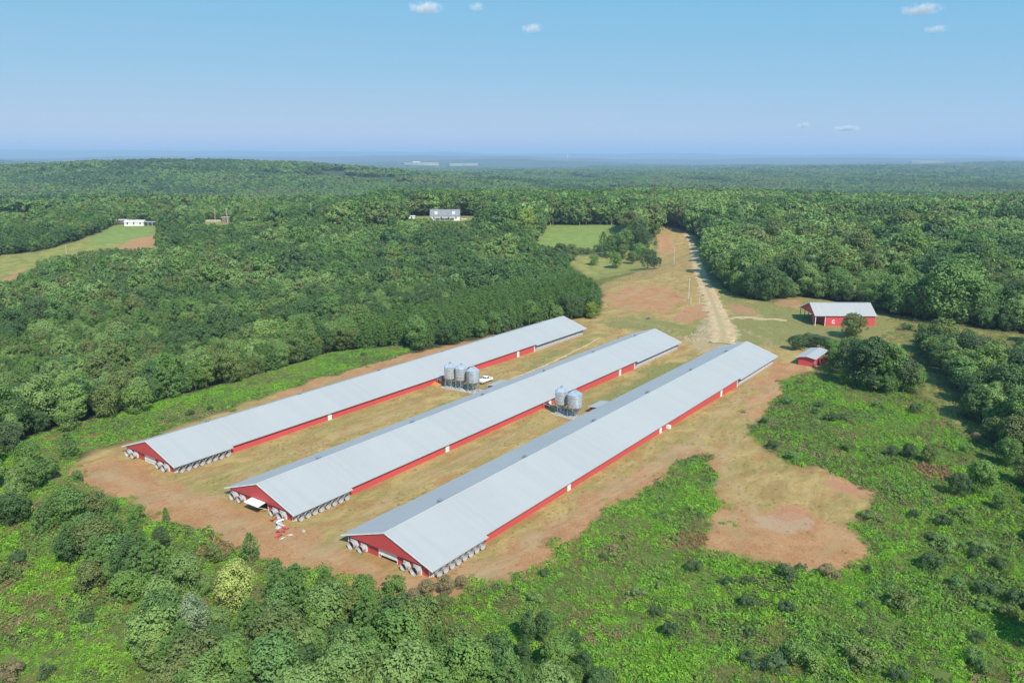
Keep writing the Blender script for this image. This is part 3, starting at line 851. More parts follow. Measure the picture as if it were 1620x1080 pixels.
def slab(name, pa, pb, label):
    a, b = np.array(g1(*pa)), np.array(g1(*pb)); c = (a + b) / 2; hl = float(np.hypot(*(b - a))) / 2 + 2.1
    root = MB().box(-hl, hl, -2.2, 2.2, -0.5, 0.12).build(name, M['concrete'])
    root.location = (c[0], c[1], gz(*c)); root.rotation_euler = (0, 0, math.atan2(b[1] - a[1], b[0] - a[0]))
    return tag(root, label, None, None, 'structure')
slab('concrete_pad', (712.6, 612), (748.7, 618.5), 'concrete pad under the row of three feed silos')
slab('concrete_pad', (888, 654), (909, 659.5), 'concrete pad under the pair of feed silos')
def auger(pa, tb, label):
    a = g1(*pa); sa, _ = to_st(*a); b = from_st(sa, tb)
    o = MB().tube([(0, 0, 0.75), ((b[0] - a[0]) * 0.5, (b[1] - a[1]) * 0.5, 1.3), (b[0] - a[0], b[1] - a[1], 1.85)], [0.09] * 3, 8)
    o = o.build('feed_auger', M['galv_dull']); o.location = (a[0], a[1], gz(*a))
    tag(o, label, 'auger', 'feed augers')
auger((712.6, 612), -63.15, 'feed auger tube from the first of three silos to the left barn')
auger((888, 654), -24.35, 'feed auger tube from the pair of silos to the middle barn')
# orange clay heap and cross pipe by the three silos
def heap(name, px, py, r, h, m, label, cat, seed, n=7, kind=None):
    x, y = g1(px, py)
    mb = MB(); rs = np.random.default_rng(seed)
    for k in range(n):
        a = rs.uniform(0, 6.28); d = r * math.sqrt(rs.uniform(0, 1)) * 0.8
        rr_ = r * rs.uniform(0.25, 0.5); prof = []
        nn = 9; vs_ = []; fs_ = []
        for ring, (q, zz) in enumerate(((1.0, -0.1), (0.75, 0.45), (0.4, 0.85), (0.05, 1.0))):
            for j in range(nn):
                w_ = q * rr_ * rs.uniform(0.75, 1.25)
                vs_.append((math.cos(a) * d + w_ * math.cos(6.283 * j / nn), math.sin(a) * d + w_ * math.sin(6.283 * j / nn), zz * h * rs.uniform(0.7, 1.1) * (1 - 0.4 * d / r)))
        for i in range(3):
            for j in range(nn): fs_.append((i * nn + j, i * nn + (j + 1) % nn, (i + 1) * nn + (j + 1) % nn, (i + 1) * nn + j))
        mb.add(vs_, fs_)
    o = mb.build(name, m); o.location = (x, y, gz(x, y))
    return tag(o, label, cat, None, kind)
heap('clay_heap', 690, 606, 2.6, 0.9, M['orange'], 'bright orange clay heap against the wall of the left barn', 'heap', 5)

# ------------------------------------------------------------------ pickup truck
def pickup(px, py, heading):
    x, y = g1(px, py)
    root = empty('pickup_truck', (x, y, gz(x, y)), heading, 'white crew-cab pickup truck parked beside the three silos', 'truck')
    # x forward, length 5.7
    def hull(secs, name, m, par):
        """secs: list of (x, halfwidth_bottom, halfwidth_top, z0, z1)"""
        v = []; f = []
        for X, w0, w1, z0, z1 in secs: v += [(X, -w0, z0), (X, w0, z0), (X, w1, z1), (X, -w1, z1)]
        n = len(secs)
        for i in range(n - 1):
            for k in range(4): f.append((i * 4 + k, i * 4 + (k + 1) % 4, (i + 1) * 4 + (k + 1) % 4, (i + 1) * 4 + k))
        f += [(0, 1, 2, 3), tuple((n - 1) * 4 + k for k in (3, 2, 1, 0))]
        o = MB().add(v, f).build(name, m, par)
        b = o.modifiers.new('bevel', 'BEVEL'); b.width = 0.05; b.segments = 2
        return o
    body = hull([(-0.62, 0.95, 0.95, 0.45, 1.08), (1.10, 0.97, 0.95, 0.45, 1.10), (1.2, 0.97, 0.93, 0.45, 1.12), (2.55, 0.95, 0.86, 0.45, 1.02), (2.78, 0.90, 0.80, 0.50, 0.92)], 'body', M['carpaint'], root)
    cab = hull([(-0.55, 0.90, 0.72, 1.07, 1.80), (0.60, 0.90, 0.72, 1.07, 1.82), (1.25, 0.90, 0.78, 1.08, 1.16)], 'cab', M['carpaint'], root)
    bed = MB()
    bed.box(-2.80, -0.64, -0.94, 0.94, 0.50, 0.72); bed.box(-2.80, -0.64, -0.96, -0.86, 0.723, 1.08); bed.box(-2.80, -0.64, 0.86, 0.96, 0.723, 1.08)
    bed.box(-2.80, -2.72, -0.855, 0.855, 0.723, 1.06); bed.box(-0.72, -0.64, -0.855, 0.855, 0.723, 1.06)
    bed.build('bed', M['carpaint'], root)
    for sg in (-1, 1):
        for a, b in ((-0.42, 0.10), (0.18, 0.72)):
            z0, z1 = 1.18, 1.70
            w0 = 0.90 - 0.18 * (z0 - 1.07) / 0.73 + 0.012; w1 = 0.90 - 0.18 * (z1 - 1.07) / 0.73 + 0.012
            MB().add([(a, sg * w0, z0), (b + 0.12 * (b > 0.5), sg * w0, z0), (b - 0.06, sg * w1, z1), (a, sg * w1, z1)], [(0, 1, 2, 3)]).build('side_window', M['glass'], cab)
        MB().box(2.62, 2.795, sg * 0.70 - 0.14, sg * 0.70 + 0.14, 0.72, 0.88).build('headlight', M['chrome'], body)
        MB().box(-2.83, -2.805, sg * 0.88 - 0.06, sg * 0.88 + 0.06, 0.75, 1.02).build('tail_light', M['redlens'], root)
        MB().box(0.98, 1.12, sg * 1.02 - 0.09, sg * 1.02 + 0.09, 1.12, 1.28).build('mirror', M['tyre'], body)
        for X in (-1.75, 1.78):
            w = MB().lathe([(0.0, -0.12), (0.30, -0.12), (0.38, -0.09), (0.38, 0.09), (0.30, 0.12), (0.0, 0.12)], 20, 'y').build('wheel', M['tyre'], root, loc=(X, sg * 0.82, 0.38))
            MB().lathe([(0.0, -0.13), (0.22, -0.13), (0.22, 0.13), (0.0, 0.13)], 14, 'y').build('rim', M['chrome'], w)
    MB().add([(0.68, -0.68, 1.74), (0.68, 0.68, 1.74), (1.20, 0.76, 1.22), (1.20, -0.76, 1.22)], [(0, 1, 2, 3)]).build('windscreen', M['glass'], cab)
    MB().add([(-0.565, -0.66, 1.68), (-0.565, 0.66, 1.68), (-0.565, 0.80, 1.25), (-0.565, -0.80, 1.25)], [(0, 1, 2, 3)]).build('rear_window', M['glass'], cab)
    MB().box(2.72, 2.90, -0.90, 0.90, 0.42, 0.58).build('bumper', M['chrome'], root)
    MB().box(-2.95, -2.81, -0.90, 0.90, 0.45, 0.60).build('bumper', M['chrome'], root)
    MB().box(2.785, 2.815, -0.52, 0.52, 0.66, 0.86).build('grille', M['tyre'], body)
    return root
_tx, _ty = from_st(99.2, -56.5)
_tp = project(_tx, _ty, gz(_tx, _ty))
pickup(768, 604, math.pi / 2 - BA + R(2))

# ------------------------------------------------------------------ open red barn on the right
bx, by = g1(1289, 515.5)
rb_ = empty('pole_barn', (bx, by, gz(bx, by)), R(-1.5), 'red barn with pale metal roof and open left end, below the wood', 'barn')
BL, BF, BB_, BE, BRZ = 23.5, 7.0, 12.0, 4.5, 8.3
rf = MB()
def slope(mb, x0, x1, y0, z0, y1, z1, th=0.12):
    v = [(x0, y0, z0), (x1, y0, z0), (x1, y1, z1), (x0, y1, z1)]
    v += [(a, b, c_ - th) for a, b, c_ in v]
    mb.add(v, [(0, 1, 2, 3), (7, 6, 5, 4), (0, 4, 5, 1), (1, 5, 6, 2), (2, 6, 7, 3), (3, 7, 4, 0)])
slope(rf, -0.4, BL + 0.4, -0.5, BE - 0.28, BF, BRZ)
rfo = rf.build('roof', M['roof_x'], rb_)
rf2 = MB(); slope(rf2, -0.4, BL + 0.4, BF + 0.005, BRZ, BF + BB_, BE - 0.6); rf2.build('roof', M['roof_x'], rb_)
ribs = MB()
for k in range(26):
    x = -0.3 + k * 0.94
    ribs.bar((x, -0.45, BE - 0.22), (x, BF - 0.1, BRZ - 0.0), 0.06, 0.05)
ribs.build('roof_rib', M['roof_x'], rfo)
MB().bar((-0.45, BF, BRZ + 0.05), (BL + 0.45, BF, BRZ + 0.05), 0.5, 0.06).build('ridge_cap', M['roof_x'], rfo)
rk = MB()
for x in (-0.44, BL + 0.44):
    rk.bar((x, -0.52, BE - 0.33), (x, BF, BRZ - 0.04), 0.06, 0.28); rk.bar((x, BF, BRZ - 0.04), (x, BF + BB_, BE - 0.66), 0.06, 0.28)
rk.build('rake_trim', M['white'], rfo)
fw = MB().box(4.0, BL, 0.0, 0.15, -1.0, BE - 0.1).build('front_wall', M['red_x'], rb_)
MB().box(4.0, BL, 12.0, 12.15, -1.0, 5.6).build('rear_wall', M['red_x'], rb_)
MB().prism([(0.16, -1.0), (11.99, -1.0), (11.99, 5.7), (BF, BRZ - 0.2), (0.16, BE - 0.15)], 'x', BL - 0.15, BL).build('end_wall', M['red'], rb_)
MB().prism([(0.16, -1.0), (11.99, -1.0), (11.99, 5.7), (BF, BRZ - 0.2), (0.16, BE - 0.15)], 'x', 4.0, 4.15).build('inner_wall', M['red'], rb_)
MB().prism([(0.05, BE - 0.35), (18.6, BE - 0.45), (BF, BRZ - 0.18)], 'x', 0.0, 0.12).build('gable_panel', M['red'], rb_)
MB().box(0.13, 0.24, 0.02, 4.2, 0.6, BE - 0.36).build('side_boards', M['red'], rb_)
for x, y, h in ((0.12, 0.1, BE - 0.2), (0.12, 4.4, BE - 0.3), (0.12, 8.6, BE), (0.12, 13.0, BE - 0.3), (0.12, 18.2, BE - 0.7), (6, 18.2, BE - 0.7), (12, 18.2, BE - 0.7), (18, 18.2, BE - 0.7), (23.3, 18.2, BE - 0.7)):
    MB().box(x - 0.11, x + 0.11, y - 0.11, y + 0.11, -1.0, h).build('post', M['white'] if y < 1 else M['wood'], rb_)
MB().box(3.82, 3.99, -0.02, 0.17, -1.0, BE - 0.12).build('corner_trim', M['white'], rb_)
MB().bar((-0.1, 0.02, BE - 0.55), (4.0, 0.02, BE - 0.55), 0.1, 0.22).build('door_header', M['white'], rb_)
wr = MB()
for k in range(14):      # round white emblem, open on one side, on the front wall
    a0 = R(40 + k * 20.5); a1 = R(40 + (k + 1) * 20.5)
    wr.bar((7.3 + 0.62 * math.cos(a0), -0.03, 1.75 + 0.72 * math.sin(a0)), (7.3 + 0.62 * math.cos(a1), -0.03, 1.75 + 0.72 * math.sin(a1)), 0.05, 0.26)
wr.bar((7.1, -0.03, 1.8), (7.5, -0.03, 1.8), 0.05, 0.22)
wr.build('emblem', M['white'], rb_)

# ------------------------------------------------------------------ small red shed
sx, sy = g1(1262.4, 576.9)
sh = empty('red_shed', (sx, sy, gz(sx, sy)), -BA, 'small red shed with pale metal roof beside the dark trees', 'shed')
SW, SL, SH = 5.2, 14.0, 2.75
MB().box(0, SW, 0, 0.12, -0.8, SH).build('front_wall', M['red_x'], sh)
MB().box(SW - 0.12, SW, 0.125, SL, -0.8, SH - 0.02).build('side_wall', M['red'], sh)
MB().box(0, 0.12, 0.125, SL, -0.8, SH - 0.02).build('side_wall', M['red'], sh)
MB().box(0.125, SW - 0.125, SL - 0.12, SL, -0.8, SH).build('rear_wall', M['red_x'], sh)
for a, b in ((-0.5, SW / 2), (SW / 2 + 0.003, SW + 0.5)):
    za = SH + 0.06 if a < 0 else SH + 0.62
    zb = SH + 0.62 if a < 0 else SH + 0.06
    v = [(a, -0.6, za), (b, -0.6, zb), (b, SL + 0.5, zb), (a, SL + 0.5, za)]
    v += [(p, q, r - 0.09) for p, q, r in v]
    o = MB().add(v, [(0, 1, 2, 3), (7, 6, 5, 4), (0, 4, 5, 1), (1, 5, 6, 2), (2, 6, 7, 3), (3, 7, 4, 0)]).build('roof', M['roof'], sh)
MB().prism([(0.0, SH + 0.003), (SW, SH + 0.003), (SW / 2, SH + 0.52)], 'y', 0.01, 0.11).build('gable_panel', M['red_x'], sh)
MB().box(SW - 0.02, SW + 0.06, -0.05, 0.10, -0.6, SH - 0.03).build('corner_trim', M['white'], sh)
MB().bar((-0.5, -0.63, SH + 0.02), (SW / 2, -0.63, SH + 0.58), 0.04, 0.16).build('rake_trim', M['white'], sh)
MB().bar((SW / 2, -0.63, SH + 0.58), (SW + 0.5, -0.63, SH + 0.02), 0.04, 0.16).build('rake_trim', M['white'], sh)

# ------------------------------------------------------------------ far houses
def gable_house(px, py, w, d, h, rise, rz, wallm, roofm, label, windows=3, extra=None, cat='house', name='house'):
    x, y = g1(px, py)
    o = empty(name, (x, y, gz(x, y)), rz, label, cat)
    MB().box(-w / 2, w / 2, 0, d, -1.5, h).build('wall', wallm, o)
    r_ = MB(); slope(r_, -w / 2 - 0.4, w / 2 + 0.4, -0.5, h - 0.05, d / 2, h + rise, 0.15)
    ro = r_.build('roof', roofm, o)
    r_ = MB(); slope(r_, -w / 2 - 0.4, w / 2 + 0.4, d / 2 + 0.005, h + rise, d + 0.5, h - 0.05, 0.15); r_.build('roof', roofm, o)
    MB().prism([(0.01, h), (d - 0.01, h), (d / 2, h + rise - 0.2)], 'x', -w / 2, -w / 2 + 0.1).build('gable_panel', wallm, o)
    MB().prism([(0.01, h), (d - 0.01, h), (d / 2, h + rise - 0.2)], 'x', w / 2 - 0.1, w / 2).build('gable_panel', wallm, o)
    for k in range(windows):
        xx = -w / 2 + w * (k + 0.5) / windows
        wd = MB().box(xx - 0.55, xx + 0.55, -0.04, -0.003, h * 0.35, h * 0.8).build('window', M['glass'], o)
        f = MB(); f.box(xx - 0.68, xx - 0.56, -0.07, -0.003, h * 0.32, h * 0.83); f.box(xx + 0.56, xx + 0.68, -0.07, -0.003, h * 0.32, h * 0.83); f.build('frame', M['white'], wd)
    return o, ro
hs, hr = gable_house(704, 349, 27, 11, 4.2, 5.6, R(2), M['siding'], M['shingle'], 'grey-roofed house on the crest above the middle of the wood', 4)
for xx in (-8.2, 7.8):
    MB().box(xx - 1.4, xx + 1.4, 0.9, 3.5, 5.6, 8.1).build('dormer', M['siding'], hr)
MB().box(-9, 9, -2.6, -0.6, 2.9, 3.05).build('porch_roof', M['shingle'], hs)
for k in range(5): MB().box(-8.8 + k * 4.4 - 0.1, -8.8 + k * 4.4 + 0.1, -2.5, -2.3, -1.2, 2.9).build('porch_post', M['white'], hs)
tr_, _ = gable_house(646, 347.5, 12, 3.4, 3.3, 0.4, R(1), M['siding'], M['siding'], 'small white trailer left of the grey-roofed house', 2, None, 'trailer', 'trailer')
hm, hmr = gable_house(212, 357.5, 16, 8, 3.6, 1.2, R(4), M['siding'], M['siding'], 'long white house at the head of the grassy field', 3)
MB().box(8.05, 23, -1.0, 7.4, 3.2, 3.4).build('porch_roof', M['roof_x'], hm)
MB().box(8.05, 22.6, 2.6, 7.2, -1.0, 3.19).build('porch_wall', M['galv_dull'], hm)
for k in range(5): MB().box(8.6 + k * 3.4, 8.8 + k * 3.4, -0.8, -0.6, -1.0, 3.2).build('porch_post', M['white'], hm)
cp_, _ = gable_house(190, 353, 13, 7, 2.4, 1.0, R(4), M['wood'], M['brownroof'], 'low tan-roofed outbuilding behind the long white house', 1, None, 'outbuilding', 'outbuilding')
fh, _ = gable_house(354, 303, 22, 9, 7.5, 2.4, R(-5), M['siding'], M['roof_x'], 'pale roof showing between treetops far up the left wood', 2)
tk, _ = gable_house(358, 352, 7, 5, 4.5, 0.5, R(8), M['wood'], M['brownroof'], 'brown timber stand in the small clearing of the left wood', 1, None, 'hut', 'hut')
wl_ = MB().box(-8, 8, -0.2, 0.2, -1, 1.6).build('garden_wall', M['concrete']); _p = g1(336, 350.5); wl_.location = (_p[0], _p[1], gz(*_p)); tag(wl_, 'low pale wall in the small clearing of the left wood', 'wall')
# shed wrecks and parked things right of the grey-roofed house
for k, (px, lab) in enumerate(((734, 'white car parked right of the grey-roofed house'), (749, 'tan car parked farther right of the grey-roofed house'))):
    x, y = g1(px, 347.5); c_ = empty('parked_car', (x, y, gz(x, y)), R(20 * k), lab, 'car')
    MB().box(-2.2, 2.2, -0.9, 0.9, 0.3, 0.95).build('body', M['carpaint'] if k == 0 else M['brownroof'], c_)
    MB().prism([(-1.5, 0.953), (1.2, 0.953), (0.7, 1.5), (-1.1, 1.5)], 'y', -0.8, 0.8).build('cab', M['glass'], c_)
    for X in (-1.4, 1.4):
        for sg in (-0.8, 0.8): MB().lathe([(0, -0.1), (0.33, -0.1), (0.33, 0.1), (0, 0.1)], 12, 'y').build('wheel', M['tyre'], c_, loc=(X, sg, 0.33))

# far fields, tower
def far_field(pts, label):
    q = ground_at([p[0] for p in pts], [p[1] for p in pts])
    z = terrain(q[:, 0], q[:, 1]).max() + 16
    mb = MB(); mb.add([(a, b, z) for a, b in q] + [(a, b, z - 30) for a, b in q], [tuple(range(len(q)))] + [(i, (i + 1) % len(q), len(q) + (i + 1) % len(q), len(q) + i) for i in range(len(q))])
    o = mb.build('field', M['farfield']); return tag(o, label, None, None, 'structure'), z
far_field([(634, 259.5), (690, 259.5), (694, 262), (672, 261.8), (640, 261)], 'thin pale field far off left of centre on the horizon')
far_field([(706, 261), (754, 260.5), (756, 262.5), (712, 263)], 'thin tan field far off near the middle of the horizon')
far_field([(1438, 257), (1480, 256.5), (1494, 259), (1442, 259.5)], 'thin pale clearing far off on the right-hand wooded rise')
_p = g1(659, 259.5)
o = MB().box(-40, 40, -12, 12, -12, 22).build('far_warehouse', M['siding']); o.location = (_p[0], _p[1], gz(*_p) + 6); tag(o, 'tiny white building on the pale far-off field', 'building')
_p = g1(898, 252)
wt = empty('water_tower', (_p[0], _p[1], gz(*_p)), 0, 'tiny white tower standing on the hazy horizon', 'tower')
MB().lathe([(0, -5), (6, -5), (5, 40), (16, 52), (20, 64), (16, 74), (0, 80)], 16).build('tank', M['siding'], wt, True)
MB().lathe([(0, 79), (3, 80), (2, 86), (0, 87)], 10).build('vent', M['siding'], wt)

# ------------------------------------------------------------------ utility poles and wires
def utility_pole(px, py, h, label, arm=True, grp='utility poles'):
    x, y = g1(px, py)
    o = empty('utility_pole', (x, y, gz(x, y)), R(20), label, 'pole', grp)
    MB().tube([(0, 0, -0.5), (0, 0, h * 0.5), (0, 0, h)], [0.27, 0.23, 0.18], 8).build('shaft', M['pole'], o)
    if arm:
        MB().box(-1.1, 1.1, 0.16, 0.28, h - 0.9, h - 0.75).build('crossarm', M['pole'], o)
        for k in (-0.95, 0.0, 0.95): MB().lathe([(0.05, h - 0.745), (0.07, h - 0.66), (0.03, h - 0.52)], 8, 'z', (k, 0.22, 0)).build('insulator', M['fan'], o)
    return Vector((x, y, gz(x, y) + h))
pA = utility_pole(1089, 474, 10.5, 'utility pole nearest the barns on the bare slope by the road')
pB = utility_pole(1066, 417, 10.5, 'utility pole halfway up the bare slope beside the road', True)
pC = utility_pole(1042, 357, 10.5, 'utility pole at the crest where the dirt road begins')
pD = utility_pole(1024, 357, 11.0, 'utility pole on the crest left of the road head')
pE = utility_pole(967, 356, 11.0, 'utility pole behind the lawn on the crest, right one')
pF = utility_pole(917, 356, 11.0, 'utility pole at the middle of the lawn far edge')
pG = utility_pole(871, 356, 11.0, 'utility pole at the left end of the lawn far edge')
pH = utility_pole(493, 346, 14.0, 'lone utility pole rising from the left wood')
pI = utility_pole(341, 353, 13.0, 'left one of two poles framing the small clearing', True)
pJ = utility_pole(360, 353, 13.0, 'right one of two poles framing the small clearing', True)
pK = utility_pole(107, 415, 12.0, 'pale pole before the trees beyond the left field', False)
utility_pole(1106, 479, 2.6, 'short marker post near the lower end of the bare slope', False, 'marker posts')
utility_pole(1092.5, 480, 3.0, 'short thin post just below the nearest utility pole', False, 'marker posts')
def wire(a, b, label, sag=0.9, off=0.0):
    d = b - a; pts = []
    side = Vector((d.y, -d.x, 0)).normalized() * off
    for k in range(17):
        f = k / 16; p = d * f + side; p.z -= sag * 4 * f * (1 - f) + 0.55
        pts.append(p)
    o = MB().tube(pts, [0.02] * 17, 5).build('power_line', M['wire']); o.location = a
    tag(o, label, 'wire', 'power lines')
wire(pA, pB, 'power line between the two poles on the bare slope')
wire(pB, pC, 'power line from the bare slope up to the crest')
wire(pC, pD, 'power line between the two crest poles by the road head')
wire(pD, pE, 'power line along the crest to the lawn')
wire(pE, pF, 'power line over the right half of the lawn far edge')
wire(pF, pG, 'power line over the left half of the lawn far edge')

# ------------------------------------------------------------------ scrap by the middle barn, loose pipe, stones
def rusty_fan(px, py, label, rz, tilt):
    x, y = g1(px, py)
    o = empty('scrap_fan', (x, y, gz(x, y) + 0.55), rz, label, 'fan', 'scrap fan housings')
    o.rotation_euler = (tilt, 0, rz)
    a, b, c_, d = FAN[0.66]
    place(a, 'housing', o); place(b, 'discharge_cone', o, (0, -0.3, 0)); place(d, 'fan_shutter', o)
rusty_fan(441, 826, 'scrap white fan cone lying nearest the middle barn gable', 0.8, 1.2)
rusty_fan(445, 832, 'scrap white fan cone tipped beside the red sheets', -0.7, 0.9)
for k, (px, py, w, l_, rz, lab) in enumerate(((444, 841, 0.9, 1.6, 0.4, 'crumpled red metal sheet nearest the scrap fan cones'), (441, 848, 0.8, 1.4, 1.1, 'crumpled red metal sheet in the middle of the scrap'), (452, 836, 0.7, 1.2, -0.5, 'short red metal sheet at the right of the scrap'), (432, 823, 0.5, 1.3, 1.3, 'red metal sheet left of the scrap fan cones'))):
    x, y = g1(px, py)
    mb = MB(); n = 7; rs = np.random.default_rng(90 + k)
    v = []
    for i in range(n):
        zz = 0.12 + 0.22 * rs.random() + 0.1 * math.sin(i * 1.7)
        for yy in (-w / 2, w / 2): v.append((-l_ / 2 + l_ * i / (n - 1), yy + 0.1 * rs.standard_normal(), zz + 0.1 * rs.standard_normal()))
    v += [(a, b, c_ - 0.03) for a, b, c_ in v]
    f = []
    for i in range(n - 1):
        f += [(2 * i, 2 * i + 1, 2 * i + 3, 2 * i + 2), (2 * n + 2 * i, 2 * n + 2 * i + 2, 2 * n + 2 * i + 3, 2 * n + 2 * i + 1)]
    o = mb.add(v, f).build('metal_sheet', M['red']); o.location = (x, y, gz(x, y) + 0.02); o.rotation_euler = (0, 0, rz)
    tag(o, lab, 'metal sheet', 'red scrap sheets')
for k, (px, py, lab) in enumerate(((446, 852, 'pale board scrap in front of the red sheets'), (480, 841, 'pale board scrap out to the right of the red sheets'), (460, 847, 'small tan board scrap right of the red sheets'))):
    x, y = g1(px, py); mb = MB()
    for j in range(3): mb.bar((-0.3 + 0.2 * j, -0.35, 0.06 + 0.05 * j), (0.1 + 0.2 * j, 0.35, 0.1 + 0.05 * j), 0.10, 0.03)
    o = mb.build('scrap_board', M['pipe']); o.location = (x, y, gz(x, y)); o.rotation_euler = (0, 0, k * 1.3); tag(o, lab, 'board', 'scrap boards')
# brown vent hood on the wall of the near barn
hood = MB().prism([(0.005, 0.2), (0.75, 0.2), (0.75, 0.55), (0.005, 1.3)], 'y', -0.5, 0.5)
for k, (px, py, lab) in enumerate(((1026, 505, 'weathered brush pile on the foot of the bare slope'),)):
    heap('brush_pile', px, py, 1.4, 0.8, M['bark'], lab, 'brush pile', 44, 6)
bl = MB().box(W + 0.003, W + 0.9, -0.45, 0.45, 0.1, 0.98).build('air_vent', M['white'], BARNS[2], loc=(0, 87.2, 0))

# loose stones by the road foot
st_pts = []
poly = ground_at([1080, 1105, 1130, 1142, 1128, 1095], [535, 520, 508, 525, 540, 542])
lo, hi = poly.min(0), poly.max(0)
while len(st_pts) < 300:
    p = rng.uniform(lo, hi)
    if inside(poly, np.array([p[0]]), np.array([p[1]]))[0] and fb(np.array([p[0] / 4]), np.array([p[1] / 4]), 5, 2)[0] > 0.42: st_pts.append(p)
mb = MB()
for p in st_pts:
    r_ = rng.uniform(0.10, 0.32); z = gz(p[0], p[1]); v = []
    for zz, q in ((-0.3, 0.9), (0.35, 1.0), (0.7, 0.5)):
        for k in range(5):
            a = k * 1.2566 + rng.uniform(-0.3, 0.3); v.append((p[0] + math.cos(a) * r_ * q * rng.uniform(0.8, 1.2), p[1] + math.sin(a) * r_ * q * rng.uniform(0.8, 1.2), z + zz * r_))
    f = [(i * 5 + k, i * 5 + (k + 1) % 5, i * 5 + 5 + (k + 1) % 5, i * 5 + 5 + k) for i in range(2) for k in range(5)] + [(10, 11, 12, 13, 14)]
    mb.add(v, f)
tag(mb.build('rubble', M['stone']), 'pale loose rubble spread at the foot of the dirt road', None, None, 'stuff')

# ------------------------------------------------------------------ plant forms
def quads_mesh(name, c, n, size, aspect, tint, mats, extra=None, rs=None, kite=True):
    """leaf faces at c with normal n; returns a mesh"""
    k = len(c)
    n = n / (np.linalg.norm(n, axis=1, keepdims=True) + 1e-9)
    r = rs.normal(size=(k, 3)); a = np.cross(n, r); a /= np.linalg.norm(a, axis=1, keepdims=True) + 1e-9
    b = np.cross(n, a)
    sa = size[:, None]; sb = sa * aspect
    if kite:
        v = np.stack([c - a * sa, c - b * sb * 0.55 + a * sa * 0.1, c + a * sa, c + b * sb * 0.55 + a * sa * 0.1], 1)
        v[:, (1, 3)] += (n * sa * 0.22)[:, None, :]
    else:
        v = np.stack([c - a * sa - b * sb, c - a * sa + b * sb, c + a * sa + b * sb, c + a * sa - b * sb], 1)
    v = v.reshape(-1, 3)
    f = np.arange(4 * k).reshape(-1, 4)
    verts = v.tolist(); faces = f.tolist(); tints = tint.tolist(); mi = [0] * k
    if extra:
        o = len(verts); verts += [list(p) for p in extra.v]; faces += [[i + o for i in q] for q in extra.f]; tints += [0.5] * len(extra.f); mi += [1] * len(extra.f)
    me = bpy.data.meshes.new(name)
    me.from_pydata(verts, [], faces)
    at = me.attributes.new('tint', 'FLOAT', 'FACE'); at.data.foreach_set('value', np.array(tints, np.float32))
    for m in mats: me.materials.append(m)
    me.polygons.foreach_set('material_index', np.array(mi, np.int32))
    return me

def sph(rs, k):
    d = rs.normal(size=(k, 3)); return d / np.linalg.norm(d, axis=1, keepdims=True)

def crown_broad(seed, Rr, z0, z1, nb, per, leaf, shape=1.0):
    rs = np.random.default_rng(seed)
    zc = (z0 + z1) / 2; hz = (z1 - z0) / 2
    cs, ns, sz, ti = [], [], [], []
    d = sph(rs, nb); d[:, 2] = np.where(rs.random(nb) < 0.50, np.abs(d[:, 2]), d[:, 2])
    rad = 0.60 + 0.20 * rs.random(nb)
    lop = 1 + 0.22 * np.sin(np.arctan2(d[:, 1], d[:, 0]) * 2 + seed) + 0.12 * np.sin(np.arctan2(d[:, 1], d[:, 0]) * 3 + seed * 2.1)
    bc = np.stack([d[:, 0] * Rr * rad * lop, d[:, 1] * Rr * rad * lop, zc + d[:, 2] * hz * rad * shape], 1)
    br = Rr * (0.24 + 0.20 * rs.random(nb))
    # shrink blobs low down and taper the top a little
    for i in range(nb):
        k = int(per * (0.6 + 0.8 * rs.random()))
        e = sph(rs, k)
        out = (bc[i] - np.array([0, 0, zc])); out = out / (np.linalg.norm(out) + 1e-6)
        e = e + 0.55 * out + np.array([0, 0, 0.25]); e /= np.linalg.norm(e, axis=1, keepdims=True)
        p = bc[i] + e * br[i] * (0.78 + 0.34 * rs.random((k, 1))) * np.array([1, 1, 0.85])
        cs.append(p); ns.append(e + 0.5 * sph(rs, k)); sz.append(leaf * (0.6 + 0.8 * rs.random(k)))
        ti.append(np.clip(0.5 + 0.25 * rs.normal(size=k) + 0.25 * rs.normal(), 0, 1))
    # inner fill so that the crown is not hollow
    k = int(nb * per * 0.12)
    e = sph(rs, k); p = e * np.array([Rr, Rr, hz]) * (0.25 + 0.33 * rs.random((k, 1))) + np.array([0, 0, zc])
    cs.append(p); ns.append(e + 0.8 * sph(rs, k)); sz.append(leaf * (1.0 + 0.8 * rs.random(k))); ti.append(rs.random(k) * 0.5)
    return np.concatenate(cs), np.concatenate(ns), np.concatenate(sz), np.concatenate(ti), rs

